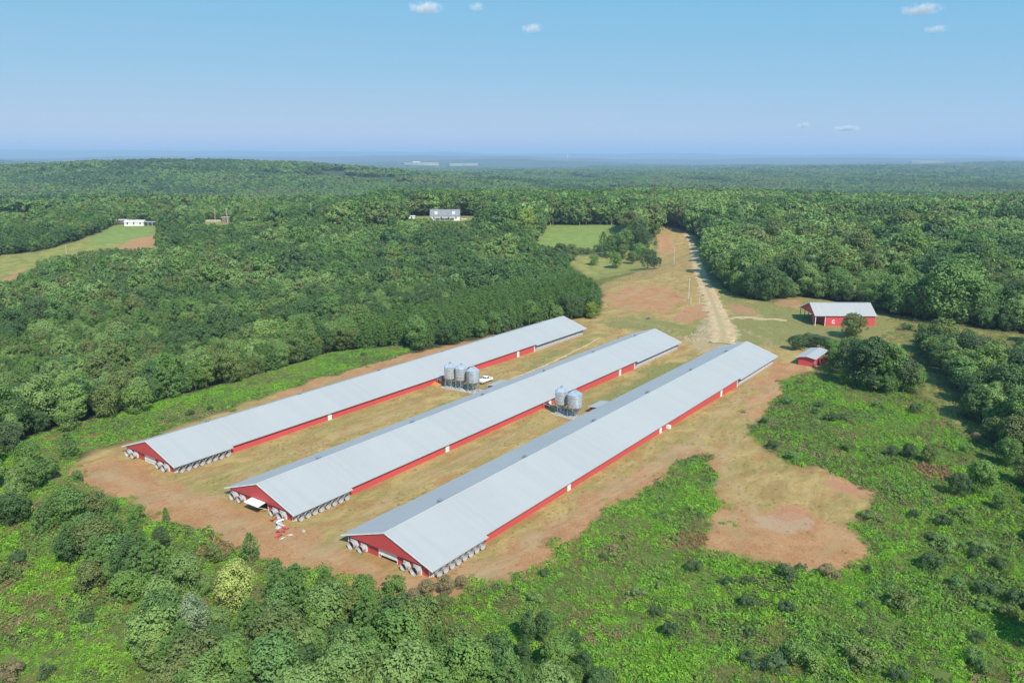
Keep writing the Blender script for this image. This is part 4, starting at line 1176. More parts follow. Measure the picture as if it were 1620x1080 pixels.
def crown_pine(seed, Rr, z0, z1, tiers, tuft, nleaf, blen):
    rs = np.random.default_rng(seed)
    cs, ns, sz, ti = [], [], [], []
    for q in range(tiers):
        f = (q + 0.5) / tiers
        z = z0 + (z1 - z0) * f
        rr = Rr * (1.0 - f ** 1.6) ** 0.75 * (0.85 + 0.3 * rs.random()) + 0.12
        if f < 0.15: rr *= 0.8
        nb = max(3, int(round(4 + 6 * rr / Rr)))
        ph = rs.random() * 6.28
        for b in range(nb):
            a = ph + 6.283 * b / nb + rs.normal() * 0.2
            rb2 = rr * (0.75 + 0.4 * rs.random())
            for k in range(tuft):
                g = 1.0 - 0.42 * k / max(1, tuft - 1) * rs.random() if tuft > 1 else 1.0
                c = np.array([math.cos(a) * rb2 * g + rs.normal() * 0.16, math.sin(a) * rb2 * g + rs.normal() * 0.16, z + 0.18 * rb2 * (g - 0.3) + rs.normal() * 0.14])
                e = sph(rs, nleaf); e[:, 2] = e[:, 2] * 0.8 + 0.35; e += np.array([math.cos(a), math.sin(a), 0.2]) * 0.35
                e /= np.linalg.norm(e, axis=1, keepdims=True)
                cs.append(c + e * blen * 0.5 * (0.8 + 0.4 * rs.random((nleaf, 1))))
                ns.append(e + 0.9 * sph(rs, nleaf)); sz.append(blen * (0.5 + 0.35 * rs.random(nleaf))); ti.append(np.clip(0.5 + 0.2 * rs.normal(size=nleaf) + 0.25 * rs.normal(), 0, 1))
    return np.concatenate(cs), np.concatenate(ns), np.concatenate(sz), np.concatenate(ti), rs

def trunk_mb(seed, h, r, limbs, spread, sides=7):
    rs = np.random.default_rng(seed + 500)
    m = MB()
    bend = rs.normal(size=2) * 0.12
    pts = [(bend[0] * f * h * 0.3, bend[1] * f * h * 0.3, -0.6 + f * (h + 0.6)) for f in (0, 0.12, 0.45, 0.8, 1.0)]
    m.tube(pts, [r * 1.45, r, r * 0.78, r * 0.45, r * 0.15], sides)
    for k in range(limbs):
        f = 0.35 + 0.5 * k / max(1, limbs); a = k * 2.4 + rs.random()
        p0 = Vector((bend[0] * f * h * 0.3, bend[1] * f * h * 0.3, f * h))
        p2 = p0 + Vector((math.cos(a) * spread * (1.1 - 0.5 * f), math.sin(a) * spread * (1.1 - 0.5 * f), h * 0.18))
        p1 = (p0 + p2) / 2 + Vector((0, 0, -0.05 * h))
        m.tube([p0, p1, p2], [r * 0.5, r * 0.33, r * 0.1], 5)
    return m

class Form: pass
FORMS = {}
def add_form(key, kind, height, radius, trunk, crown_args, matkeys, pine=False, kite=True, aspect=1.0):
    c, n, sz, ti, rs = (crown_pine if pine else crown_broad)(*crown_args)
    for mk in matkeys:
        f = Form(); f.kind = kind; f.h = height; f.r = radius; f.mk = mk
        f.crown = quads_mesh('crown', c, n, sz, aspect, ti, [M[mk]], None, np.random.default_rng(1), kite)
        f.trunk = trunk.mesh('trunk', M['bark'], True)
        f.joint = quads_mesh('tree_form', c, n, sz, aspect, ti, [M[mk], M['bark']], trunk, np.random.default_rng(1), kite)
        FORMS.setdefault(key, []).append(f)
# near forms (unit height 10 m)
for k in range(4):
    add_form('broad', 'broadleaf', 10.0, 3.6, trunk_mb(k, 7.2, 0.20, 5, 2.2), (100 + k, 3.5 + 0.2 * (k % 2), 0.0 + 0.1 * k, 10.0, 58 + 6 * k, 58, 0.23), ['lf_mid', 'lf_dark', 'lf_olive', 'lf_pale'])
for k in range(3):
    add_form('tall', 'broadleaf', 10.0, 2.6, trunk_mb(20 + k, 7.6, 0.16, 5, 1.6), (140 + k, 2.6, 0.1, 10.0, 56, 56, 0.20, 1.0), ['lf_mid', 'lf_pale', 'lf_dark', 'lf_olive'])
for k in range(4):
    add_form('pine', 'pine', 10.0, 2.4, trunk_mb(40 + k, 9.6, 0.16, 6, 1.0), (200 + k, 2.35 + 0.25 * (k % 2), 0.5 + 0.15 * k, 10.0, 14, 2, 15, 0.42), ['lf_pine'], True, True, 0.42)
for k in range(2):
    add_form('special', 'broadleaf', 10.0, 3.4, trunk_mb(60 + k, 7.0, 0.2, 4, 2.0), (300 + k, 3.4, 0.3, 10.0, 58, 60, 0.22), ['lf_yellow', 'lf_bloom', 'lf_silver', 'lf_brown', 'lf_rust'])
for k in range(3):
    add_form('shrub', 'shrub', 2.4, 1.6, trunk_mb(80 + k, 1.5, 0.06, 4, 0.7, 5), (400 + k, 1.55, 0.0, 2.4, 15, 74, 0.12), ['lf_mid', 'lf_deep', 'lf_olive', 'lf_brown', 'lf_pale'])
for k in range(2):
    add_form('deep_broad', 'broadleaf', 10.0, 3.6, trunk_mb(k + 7, 7.2, 0.20, 5, 2.2), (170 + k, 3.5, 0.1, 10.0, 58, 58, 0.23), ['lf_deep'])
    add_form('deep_tall', 'broadleaf', 10.0, 2.6, trunk_mb(27 + k, 7.6, 0.16, 5, 1.6), (180 + k, 2.6, 0.1, 10.0, 56, 56, 0.20), ['lf_deep'])
# middle and far forms
for k in range(3):
    add_form('mid_broad', 'broadleaf', 10.0, 3.7, trunk_mb(100 + k, 7.0, 0.2, 0, 1, 5), (500 + k, 3.5, 0.6, 10.0, 30, 26, 0.42), ['lf_mid', 'lf_dark', 'lf_olive', 'lf_pale'])
for k in range(2):
    add_form('mid_pine', 'pine', 10.0, 2.4, trunk_mb(120 + k, 9.4, 0.16, 0, 1, 5), (540 + k, 2.5, 0.6, 10.0, 11, 1, 12, 0.72), ['lf_pine'], True, True, 0.5)
for k in range(3):
    add_form('far', 'broadleaf', 10.0, 4.0, trunk_mb(140 + k, 6.0, 0.2, 0, 1, 4), (600 + k, 4.0, 0.5, 10.0, 15, 11, 1.0), ['lf_mid', 'lf_dark', 'lf_olive'])

def weed_mesh(seed, Rr, h, k, leaf, mk, grass=False):
    rs = np.random.default_rng(seed)
    a = rs.random(k) * 6.283; q = np.sqrt(rs.random(k))
    lump = 0.75 + 0.35 * np.sin(a * 2 + seed) + 0.2 * np.sin(a * 5 + seed)
    if grass:
        c = np.stack([np.cos(a) * q * Rr, np.sin(a) * q * Rr, h * (0.4 + 0.3 * rs.random(k))], 1)
        n = np.stack([np.cos(a * 3), np.sin(a * 3), 0.35 + 0 * a], 1) + 0.3 * sph(rs, k)
        return quads_mesh('weed_form', c, n, np.full(k, leaf) * (0.7 + 0.6 * rs.random(k)), 0.35, rs.random(k), [M[mk]], None, rs)
    z = h * np.sqrt(np.clip(1 - q ** 2, 0, 1)) * (0.7 + 0.45 * rs.random(k)) * lump
    c = np.stack([np.cos(a) * q * Rr * lump, np.sin(a) * q * Rr * lump, z], 1)
    n = np.stack([np.cos(a) * q, np.sin(a) * q, 0.75 + 0 * a], 1) + 0.55 * sph(rs, k)
    return quads_mesh('weed_form', c, n, leaf * (0.6 + 0.8 * rs.random(k)), 0.95, np.clip(0.5 + 0.3 * rs.normal(size=k), 0, 1), [M[mk]], None, rs)

def form_collection(name, meshes):
    c = bpy.data.collections.new(name)
    for k, me in enumerate(meshes):
        o = bpy.data.objects.new('plant_form_%03d' % k, me); c.objects.link(o)
    return c

def scatter(name, pts, idx, rot, scl, coll, label):
    me = bpy.data.meshes.new(name)
    n = len(pts)
    me.vertices.add(n); me.vertices.foreach_set('co', np.asarray(pts, np.float32).ravel())
    a = me.attributes.new('idx', 'INT', 'POINT'); a.data.foreach_set('value', np.asarray(idx, np.int32))
    a = me.attributes.new('rot', 'FLOAT_VECTOR', 'POINT'); a.data.foreach_set('vector', np.asarray(rot, np.float32).ravel())
    a = me.attributes.new('scl', 'FLOAT_VECTOR', 'POINT'); a.data.foreach_set('vector', np.asarray(scl, np.float32).ravel())
    o = bpy.data.objects.new(name, me); COL.objects.link(o)
    ng = bpy.data.node_groups.new(name + '_nodes', 'GeometryNodeTree')
    ng.interface.new_socket('Geometry', in_out='INPUT', socket_type='NodeSocketGeometry')
    ng.interface.new_socket('Geometry', in_out='OUTPUT', socket_type='NodeSocketGeometry')
    N, L = ng.nodes, ng.links
    gi = N.new('NodeGroupInput'); go = N.new('NodeGroupOutput')
    ci = N.new('GeometryNodeCollectionInfo'); ci.inputs[0].default_value = coll; ci.inputs['Separate Children'].default_value = True; ci.inputs['Reset Children'].default_value = True
    ip = N.new('GeometryNodeInstanceOnPoints')
    L.new(gi.outputs[0], ip.inputs['Points']); L.new(ci.outputs[0], ip.inputs['Instance'])
    ip.inputs['Pick Instance'].default_value = True
    def named(nm, ty):
        q = N.new('GeometryNodeInputNamedAttribute'); q.data_type = ty; q.inputs['Name'].default_value = nm; return q.outputs[0]
    L.new(named('idx', 'INT'), ip.inputs['Instance Index'])
    L.new(named('rot', 'FLOAT_VECTOR'), ip.inputs['Rotation'])
    L.new(named('scl', 'FLOAT_VECTOR'), ip.inputs['Scale'])
    L.new(ip.outputs[0], go.inputs[0])
    md = o.modifiers.new('scatter', 'NODES'); md.node_group = ng
    return tag(o, label, None, None, 'stuff')

# ------------------------------------------------------------------ where trees may stand
MW, MH = 405, 270
mpx, mpy = np.meshgrid((np.arange(MW) + 0.5) * 4, (np.arange(MH) + 0.5) * 4)
prot = np.zeros((MH, MW))
def protect(poly, depth=None):
    m = inside(poly, mpx, mpy)
    if depth is None:
        ax, ay = (mpx[m] - CX) / FPX, -(mpy[m] - CY) / FPX
        rx, ry, rz = ax, CP + SP * ay, -SP + CP * ay
        k = CAM_H / -rz
        for _ in range(4): k = (CAM_H - terrain(rx * k, ry * k)) / -rz
        prot[m] = np.maximum(prot[m], np.hypot(rx * k, ry * k))
    else: prot[m] = depth
for k in ('yard', 'grass', 'lawn', 'field', 'meadow'):
    for q in ZPX[k]: protect(q)
protect(ZPX['weed'][1])
protect([(184, 342), (247, 342), (247, 362), (184, 362)], 780)
protect([(632, 332), (766, 332), (766, 350), (632, 350)], 840); protect([(684, 331), (724, 331), (724, 352), (684, 352)], 840); protect([(638, 339), (656, 339), (656, 350), (638, 350)], 840); protect([(724, 341), (762, 341), (762, 351), (724, 351)], 840)
protect([(322, 345), (372, 345), (372, 356), (322, 356)], 760); protect([(346, 298), (362, 298), (362, 304), (346, 304)], 2000)
protect([(1262, 470), (1376, 470), (1376, 516), (1262, 516)], 320); protect([(1258, 545), (1310, 545), (1310, 582), (1258, 582)], 250)
protect([(1026, 352), (1070, 352), (1110, 380), (1112, 430), (1100, 430), (1085, 375)], 740)

def clear_ok(x, y, z, h, r, tol=1):
    """False where the crown would hide a place that the photograph shows open"""
    bad = np.zeros(len(x), int)
    d = np.hypot(x, y)
    for fz, fr in ((0.98, 0.0), (0.8, 0.55), (0.8, -0.55), (0.55, 0.85), (0.55, -0.85), (0.55, 0.0), (0.25, 0.6), (0.25, -0.6), (0.05, 0.0)):
        px, py, _ = project(x + fr * r, y, z + fz * h)
        i = (py / 4).astype(int); j = (px / 4).astype(int)
        ok = (i >= 0) & (i < MH) & (j >= 0) & (j < MW)
        v = np.zeros(len(x)); v[ok] = prot[i[ok], j[ok]]
        bad += (v > d + r * 0.8).astype(int)
    return bad <= tol

OPEN = ['yard', 'grass', 'meadow', 'lawn', 'field', 'weed']
def is_open(x, y):
    r = np.zeros(len(x), bool)
    for k in OPEN:
        for q in ZW[k]: r |= inside(q, x, y)
    return r

BUILD = [(bx + 12, by + 8, 15), (sx + 6, sy + 6, 9)]
for o_ in (hs, tr_, hm, cp_): BUILD.append((o_.location.x, o_.location.y + 6, 16))
def in_barns(x, y, pad=13.5):
    s, t_ = to_st(x, y)
    r = np.zeros(len(x), bool)
    for tc_ in (0, -33.7, -72.5): r |= (np.abs(t_ - tc_) < pad) & (s > -6) & (s < LEN + 6)
    for a, b, q in BUILD: r |= np.hypot(x - a, y - b) < q
    rd = ground_at([1066, 1092, 1105, 1128, 1142], [361, 380, 425, 480, 530])
    for i in range(len(rd) - 1):
        for f in np.linspace(0, 1, 14):
            p = rd[i] * (1 - f) + rd[i + 1] * f; r |= np.hypot(x - p[0], y - p[1]) < 7
    return r

def jgrid(x0, x1, y0, y1, sp, jit=0.42):
    nx_, ny_ = int((x1 - x0) / sp), int((y1 - y0) / sp)
    a, b = np.meshgrid(np.arange(nx_), np.arange(ny_))
    a = a + 0.5 * (b % 2)
    x = x0 + (a + jit * 2 * (rng.random(a.shape) - 0.5)) * sp; y = y0 + (b + jit * 2 * (rng.random(a.shape) - 0.5)) * sp
    return x.ravel(), y.ravel()
def in_view(x, y, z, m=90):
    px, py, f = project(x, y, z)
    return (f > 5) & (px > -m) & (px < 1620 + m) & (py < 1080 + 260)

TX, TY, TH, TK, TV = [], [], [], [], []      # position, height, form family, variant
def put_trees(x, y, h, fam, var):
    TX.append(x); TY.append(y); TH.append(h); TK.append(np.array([fam] * len(x), object) if isinstance(fam, str) else fam); TV.append(var)

# plantation of young pines along the far part of the left barn
PLANT = ground_at([560, 660, 740, 860, 945, 950, 900, 830, 700, 600], [556, 546, 536, 508, 492, 452, 428, 455, 490, 520])
x, y = jgrid(-440, 420, 95, 900, 4.9)
z = terrain(x, y); d = np.hypot(x, y)
keep = in_view(x, y, z) & ~is_open(x, y) & ~in_barns(x, y) & (d < 950)
# foreground groves are set out by hand below
s, t_ = to_st(x, y)
x, y, z = x[keep], y[keep], z[keep]
inpl = inside(PLANT, x, y)
h = np.where(x < 70, rng.uniform(6.8, 11.5, len(x)), rng.uniform(10, 16.5, len(x)))
h *= (0.78 + 0.44 * fb(x / 60, y / 60, 71, 2)) * rng.uniform(0.72, 1.2, len(x))
bpx, bpy_, _f = project(x, y, z)
h = np.where((bpx > 1390) & (bpy_ > 512), rng.uniform(7, 10.5, len(x)), h)
h = h * np.where(rng.random(len(x)) < 0.09, 1.45, 1.0)
h = np.where(inpl, rng.uniform(7.5, 10.0, len(x)), h)
behind = (y > 640) & (x > -140)
h = np.where(behind, rng.uniform(17, 25, len(x)), h)
u = rng.random(len(x))
fam = np.where(inpl, 'pine', np.where(u < 0.48, 'broad', np.where(u < 0.76, 'tall', 'pine'))).astype(object)
rgt = (x > 95) & (u > 0.55); fam[rgt] = 'tall'
w = np.array([3.6 if f == 'broad' else 2.6 for f in fam]) / 10
for q in range(4):
    ok = clear_ok(x, y, z, h, h * w)
    h = np.where(ok, h, h * 0.68)
ok = clear_ok(x, y, z, h, h * w) & (h > 2.2)
stand = fb(x / 45, y / 45, 73, 2)
mat_ = np.array([1, 0, 2, 3])[np.clip(np.floor((stand - 0.24) / 0.52 * 4 + rng.normal(0, 0.85, len(x))), 0, 3).astype(int)]
var = rng.integers(0, 4, len(x)) * 4 + np.where((bpx > 1390) & (bpy_ > 512) & (rng.random(len(x)) < 0.7), 1, mat_)
put_trees(x[ok], y[ok], h[ok], fam[ok], var[ok])

# hand-set trees: crown centre in the photograph, height in metres, family, leaf colour
def by_leaf(fam, mk):
    c = [i for i, f in enumerate(FORMS[fam]) if f.mk == mk]
    return random.choice(c)
HAND = []
def hand(px, py, h, fam, mk, label=None, wid=1.0):
    if mk == 'lf_dark':
        mk = 'lf_deep'; fam = {'broad': 'deep_broad', 'tall': 'deep_tall'}.get(fam, fam)
    x, y = g1(px, py, h * 0.55)
    HAND.append((x, y, h, fam, by_leaf(fam, mk), label, wid))
hand(372, 925, 8.5, 'special', 'lf_bloom', 'pale yellow-green flowering tree in the thicket before the barns')
hand(305, 972, 7.0, 'special', 'lf_silver', 'silvery pale tree left of the flowering tree in the thicket')
hand(395, 975, 6.5, 'pine', 'lf_pine', 'dense dark conifer in front of the flowering tree', 1.25)
hand(704, 922, 3.2, 'special', 'lf_brown', 'dry brown thicket in front of the nearest barn corner', 1.3)
hand(674, 926, 2.7, 'special', 'lf_brown', 'dry brown bush left of the larger dry thicket', 1.4)
hand(730, 918, 2.2, 'special', 'lf_brown', 'low dry brown bush right of the larger dry thicket', 1.5)
hand(652, 940, 2.4, 'special', 'lf_brown', 'dry brown bush lowest at the left of the dry thicket', 1.4)
hand(700, 950, 2.6, 'broad', 'lf_olive', 'olive bush just below the dry brown thicket', 1.3)
hand(625, 922, 2.9, 'shrub', 'lf_mid', 'small green bush before the gable fans of the nearest barn')
hand(575, 935, 6.0, 'broad', 'lf_mid', 'leafy tree below the half raised gable door')
hand(515, 925, 6.0, 'pine', 'lf_pine', 'pine at the edge of bare clay below the middle and near barns', 1.2)
hand(395, 862, 5.0, 'pine', 'lf_pine', 'pine at the clay edge below the open gable door', 1.15)
hand(338, 872, 3.8, 'broad', 'lf_olive', 'olive bush at the clay edge left of the pine')
hand(255, 848, 4.6, 'broad', 'lf_dark', 'dark rounded tree at the clay edge left of the thicket', 0.9)
hand(215, 812, 4.2, 'broad', 'lf_mid', 'mid-green tree at the clay edge below the left barn')
hand(182, 800, 3.2, 'pine', 'lf_pine', 'small pine at the clay edge below the left barn', 1.2)
hand(262, 812, 2.8, 'pine', 'lf_pine', 'tiny pine standing alone on the clay edge')
hand(107, 702, 6.0, 'pine', 'lf_pine', 'dark conifer alone at the corner of the clay yard', 1.35)
hand(80, 735, 3.6, 'broad', 'lf_dark', 'dark bush just below the lone corner conifer')
hand(122, 752, 3.0, 'broad', 'lf_mid', 'green bush on the slope below the corner conifer')
hand(45, 715, 6.5, 'broad', 'lf_mid', 'green tree left of the corner conifer')
hand(15, 690, 8.0, 'broad', 'lf_dark', 'dark tree at the left picture edge above the weed slope')
hand(20, 760, 6.0, 'tall', 'lf_pale', 'pale tree at the left picture edge on the weed slope')
hand(362, 577, 11.0, 'broad', 'lf_olive', 'big rounded olive tree beside the green strip behind the left barn')
hand(322, 582, 9.5, 'special', 'lf_silver', 'silvery tree left of the big rounded olive tree', 0.75)
hand(168, 630, 10, 'broad', 'lf_olive', 'broad olive tree at the wood edge left of the green strip')
hand(215, 628, 8.5, 'broad', 'lf_mid', 'mid-green tree at the wood edge by the green strip')
hand(105, 655, 8.5, 'tall', 'lf_pale', 'pale upright tree at the wood edge near the corner conifer')
hand(45, 648, 9.0, 'broad', 'lf_olive', 'brownish olive tree at the wood edge by the left picture side')
hand(937, 489, 7.5, 'special', 'lf_yellow', 'bright yellow-green bush behind the far end of the left barn', 1.1)
hand(915, 482, 9.0, 'broad', 'lf_dark', 'dark tree left of the yellow-green bush')
hand(1350, 512, 9.5, 'broad', 'lf_olive', 'olive-brown tree standing before the open red barn', 1.35)
hand(1262, 540, 5.6, 'broad', 'lf_dark', 'dark rounded bush left end of hedge behind the small shed', 1.6)
hand(1292, 538, 5.2, 'broad', 'lf_dark', 'dark bush in the hedge between shed and open barn', 1.6)
hand(1322, 546, 5.6, 'broad', 'lf_mid', 'green bush at the right end of the hedge by the shed', 1.5)
hand(1277, 536, 5.4, 'broad', 'lf_dark', 'dark bush second from left in the hedge behind the shed', 1.5)
hand(1307, 542, 5.2, 'broad', 'lf_dark', 'dark bush fourth from left in the hedge behind the shed', 1.5)
hand(1338, 562, 12, 'tall', 'lf_dark', 'dark upright tree at the left of the clump beside the shed')
hand(1356, 568, 15, 'tall', 'lf_dark', 'second tree from the left in the dark clump beside the shed', 0.95)
hand(1376, 566, 17.5, 'tall', 'lf_dark', 'tallest dark tree of the clump beside the shed')
hand(1396, 578, 14, 'pine', 'lf_pine', 'conifer in the middle of the clump beside the shed', 1.3)
hand(1412, 575, 15.5, 'tall', 'lf_mid', 'mid-green tree right of the middle of the clump by the shed')
hand(1432, 588, 12, 'tall', 'lf_dark', 'dark tree near the right end of the clump by the shed', 1.1)
hand(1447, 596, 9, 'broad', 'lf_mid', 'lower green tree closing the right end of the clump')
hand(1378, 600, 7, 'broad', 'lf_dark', 'low dark tree in front of the clump by the shed')
hand(1408, 605, 6.5, 'broad', 'lf_mid', 'low green tree in front of the clump right of the dark one')
hand(1335, 592, 6.0, 'special', 'lf_yellow', 'yellowish bush in front of the dark clump by the shed', 0.8)
hand(1300, 565, 3.0, 'shrub', 'lf_brown', 'brown weedy bush against the side of the small shed', 1.2)
hand(1490, 528, 13.1, 'broad', 'lf_olive', 'rounded olive tree leading the dark row on the right slope')
hand(1525, 545, 11.9, 'broad', 'lf_dark', 'second dark tree of the row on the right slope')
hand(1552, 556, 12.5, 'broad', 'lf_dark', 'third dark tree of the row on the right slope')
hand(1582, 566, 12.5, 'broad', 'lf_olive', 'fourth tree, olive, of the row on the right slope')
hand(1612, 580, 13.1, 'broad', 'lf_dark', 'fifth dark tree of the row at the right picture edge')
hand(1575, 600, 8.5, 'tall', 'lf_pale', 'pale tree in front of the dark row on the right')
hand(1608, 622, 9.0, 'broad', 'lf_dark', 'dark tree below the row at the right picture edge')
hand(1600, 655, 8.0, 'broad', 'lf_mid', 'green tree lower down at the right picture edge')
hand(1460, 517, 4.5, 'broad', 'lf_mid', 'small green tree at the top of the right slope')
hand(1436, 516, 3.0, 'shrub', 'lf_dark', 'low dark bush at the top corner of the right slope', 1.4)
hand(1555, 752, 7.5, 'broad', 'lf_mid', 'large dark green tree standing in the weeds at right', 1.15)
hand(1520, 765, 5.5, 'broad', 'lf_dark', 'dark tree against the left of the large tree in the weeds')
hand(1585, 790, 4.0, 'broad', 'lf_mid', 'lower green tree right of the large tree in the weeds')
hand(1440, 712, 4.2, 'broad', 'lf_dark', 'dark shrubby tree left of the large tree in the weeds', 1.1)
hand(1470, 716, 4.6, 'broad', 'lf_olive', 'olive shrubby tree next left of the large tree in the weeds')
hand(1412, 712, 3.0, 'broad', 'lf_dark', 'small dark tree at the left end of the shrubby group at right', 1.1)
hand(1340, 705, 2.4, 'shrub', 'lf_olive', 'olive bush beside the small bare patch in the weeds', 1.2)
hand(1595, 690, 6.0, 'broad', 'lf_dark', 'dark tree at the right edge above the large weed tree')
hand(1006, 370, 22, 'broad', 'lf_dark', 'big dark tree between the lawn and the bare slope')
hand(998, 352, 25, 'tall', 'lf_olive', 'tall olive tree behind the big dark tree by the lawn')
hand(965, 388, 16, 'pine', 'lf_pine', 'pine right of the lawn in tall yellow grass', 1.3)
hand(1025, 407, 13, 'broad', 'lf_dark', 'rounded dark tree on the edge of the bare slope')
hand(975, 410, 11, 'broad', 'lf_mid', 'green bush below the pine in the yellow grass')
hand(1000, 406, 9, 'broad', 'lf_olive', 'olive bush between the pine and the rounded dark tree')
hand(988, 378, 18, 'broad', 'lf_mid', 'green tree left of the big dark tree by the lawn')
hand(1020, 380, 17, 'broad', 'lf_dark', 'dark tree right of the big dark tree by the lawn')
hand(1012, 396, 13, 'broad', 'lf_mid', 'green tree below the big dark tree by the lawn')
hand(955, 378, 12, 'pine', 'lf_pine', 'small pine at the right edge of the lawn', 1.2)
hand(985, 396, 11, 'broad', 'lf_olive', 'olive tree among those between lawn and bare slope')
hand(1036, 414, 8, 'broad', 'lf_dark', 'low dark bush at the edge of the bare slope', 1.2)
hand(940, 410, 8, 'broad', 'lf_mid', 'green bush in the yellow grass below the lawn', 1.2)
hand(905, 397, 12, 'broad', 'lf_olive', 'purplish olive bush at the near right corner of the lawn')
hand(885, 395, 12, 'broad', 'lf_dark', 'dark bush at the near edge of the lawn')
hand(832, 350, 24, 'special', 'lf_yellow', 'large rounded light green tree between lawn and house')
hand(808, 362, 18, 'broad', 'lf_mid', 'green tree left of the large light tree by the lawn')
for i_, (px, py, h, mk, wid) in enumerate([(1100, 893, 2.2, 'lf_dark', 1), (1150, 917, 1.5, 'lf_dark', 1), (1182, 917, 1.6, 'lf_dark', .9), (1185, 950, 2.3, 'lf_dark', 1), (1243, 960, 2.0, 'lf_dark', 1.1), (1187, 1000, 1.5, 'lf_dark', 1), (1187, 1042, 1.6, 'lf_dark', 1.5), (1273, 1037, 3.2, 'lf_mid', 1.1), (1427, 950, 3.2, 'lf_olive', 1.1), (1373, 900, 1.5, 'lf_dark', 1), (1478, 887, 3.1, 'lf_dark', 1.1), (1448, 812, 1.9, 'lf_dark', 1), (1490, 823, 2.4, 'lf_dark', 1.2), (1472, 848, 1.7, 'lf_dark', 1), (1543, 872, 2.2, 'lf_dark', 1), (1580, 888, 2.3, 'lf_dark', 1.1), (1563, 927, 2.8, 'lf_dark', 1.1), (1613, 947, 2.8, 'lf_dark', 1.1), (1547, 1007, 1.8, 'lf_dark', 1), (1367, 997, 1.2, 'lf_dark', 1), (1313, 903, 2.4, 'lf_brown', 1), (1423, 1063, 2.2, 'lf_dark', 1), (1363, 957, 1.2, 'lf_dark', 1),
        (1210, 665, 1.8, 'lf_dark', 1), (1225, 703, 2.0, 'lf_dark', 1.3), (1250, 632, 2.4, 'lf_mid', 1.4), (1268, 602, 2.2, 'lf_olive', 1.4), (1295, 640, 1.8, 'lf_dark', 1.2), (1450, 645, 2.6, 'lf_dark', 1.1), (1255, 720, 2.0, 'lf_mid', 1.6), (1290, 650, 1.6, 'lf_dark', 1), (1335, 660, 1.7, 'lf_dark', 1.2), (1390, 640, 2.0, 'lf_mid', 1.2),
        (300, 652, 1.5, 'lf_dark', 1.2), (332, 645, 1.4, 'lf_dark', 1), (575, 560, 1.5, 'lf_dark', 1), (135, 975, 2.0, 'lf_dark', 1), (15, 905, 2.6, 'lf_olive', 1.2), (30, 880, 2.2, 'lf_dark', 1.1), (72, 1062, 1.8, 'lf_dark', 1), (10, 1060, 2.4, 'lf_brown', 1.4), (955, 880, 1.2, 'lf_dark', 1), (862, 905, 1.3, 'lf_dark', 1.2), (848, 945, 1.9, 'lf_pale', 1), (1012, 935, 1.7, 'lf_pale', 1.3), (1042, 925, 1.5, 'lf_pale', 1), (985, 850, 1.0, 'lf_dark', 1), (1068, 850, 1.0, 'lf_pale', 1), (1060, 995, 2.1, 'lf_dark', 1), (1040, 965, 1.6, 'lf_dark', 1.1), (1065, 745, 1.2, 'lf_mid', 1), (1545, 690, 2.4, 'lf_rust', 1)]):
    if mk == 'lf_rust': mk = 'lf_brown'
    hand(px, py, h, 'shrub', mk, None, wid)
for q_, d_ in (([(330, 900), (360, 885), (412, 900), (415, 950), (350, 1000), (330, 985)], 400), ([(285, 945), (325, 940), (325, 1005), (290, 1010)], 400), ([(640, 885), (740, 885), (745, 945), (640, 950)], 400), ([(372, 950), (418, 950), (415, 1005), (380, 1005)], 400)):
    protect(q_, d_)
_rs = np.random.default_rng(77)
for _k in range(34):
    _px, _py = _rs.uniform(1180, 1610), _rs.uniform(615, 1060)
    if inside(np.array(ZPX['yard'][0], float), np.array([_px]), np.array([_py + 12]))[0]: continue
    hand(_px, _py, _rs.uniform(1.0, 2.6), 'shrub', ['lf_mid', 'lf_olive', 'lf_dark', 'lf_pale', 'lf_olive'][_k % 5], None, _rs.uniform(1.0, 1.8))
# groves in the foreground, filled by crown position
def grove(poly, sp, fams, seed, hr=(4.5, 7.5)):
    rs = np.random.default_rng(seed)
    p = np.array(poly, float); lo, hi = p.min(0), p.max(0)
    yy = lo[1]; row = 0
    while yy < hi[1]:
        xx = lo[0] + (row % 2) * sp * 0.5
        while xx < hi[0]:
            qx, qy = xx + rs.normal() * sp * 0.28, yy + rs.normal() * sp * 0.2
            if inside(p, np.array([qx]), np.array([qy]))[0]:
                fam, mk = fams[rs.integers(len(fams))]
                hh = rs.uniform(*hr)
                x, y = g1(qx, qy, hh * 0.55)
                if all(math.hypot(x - a[0], y - a[1]) > (2.6 if a[5] else 1.6) for a in HAND) and not in_barns(np.array([x]), np.array([y]), 12)[0]:
                    wd_ = rs.uniform(0.9, 1.25)
                    for q in range(3):
                        if clear_ok(np.array([x]), np.array([y]), np.array([gz(x, y)]), np.array([hh]), np.array([hh * 0.3]), 1)[0]: break
                        hh *= 0.75
                    if hh > 1.8: HAND.append((x, y, hh, fam, by_leaf(fam, mk), None, wd_))
            xx += sp
        yy += sp * 0.62; row += 1
PN = ('pine', 'lf_pine')
grove([(280, 1130), (210, 985), (240, 900), (300, 880), (420, 890), (500, 930), (600, 945), (700, 965), (740, 1010), (870, 1060), (900, 1130)], 45, [PN, PN, PN, ('broad', 'lf_mid'), ('broad', 'lf_mid'), ('tall', 'lf_mid'), ('tall', 'lf_pale'), ('broad', 'lf_pale'), ('broad', 'lf_olive'), ('broad', 'lf_dark')], 7, (5.0, 10.5))
grove([(110, 880), (60, 815), (95, 765), (160, 790), (215, 835), (270, 880), (235, 905), (190, 950), (140, 935)], 33, [PN, PN, PN, ('broad', 'lf_mid'), ('tall', 'lf_mid'), ('tall', 'lf_dark'), ('broad', 'lf_olive')], 8, (4.5, 8.5))
grove([(-30, 740), (-30, 690), (60, 690), (110, 740), (90, 770), (30, 800), (-30, 830)], 48, [('broad', 'lf_mid'), ('tall', 'lf_pale'), ('broad', 'lf_dark'), ('tall', 'lf_mid')], 9, (5, 8))
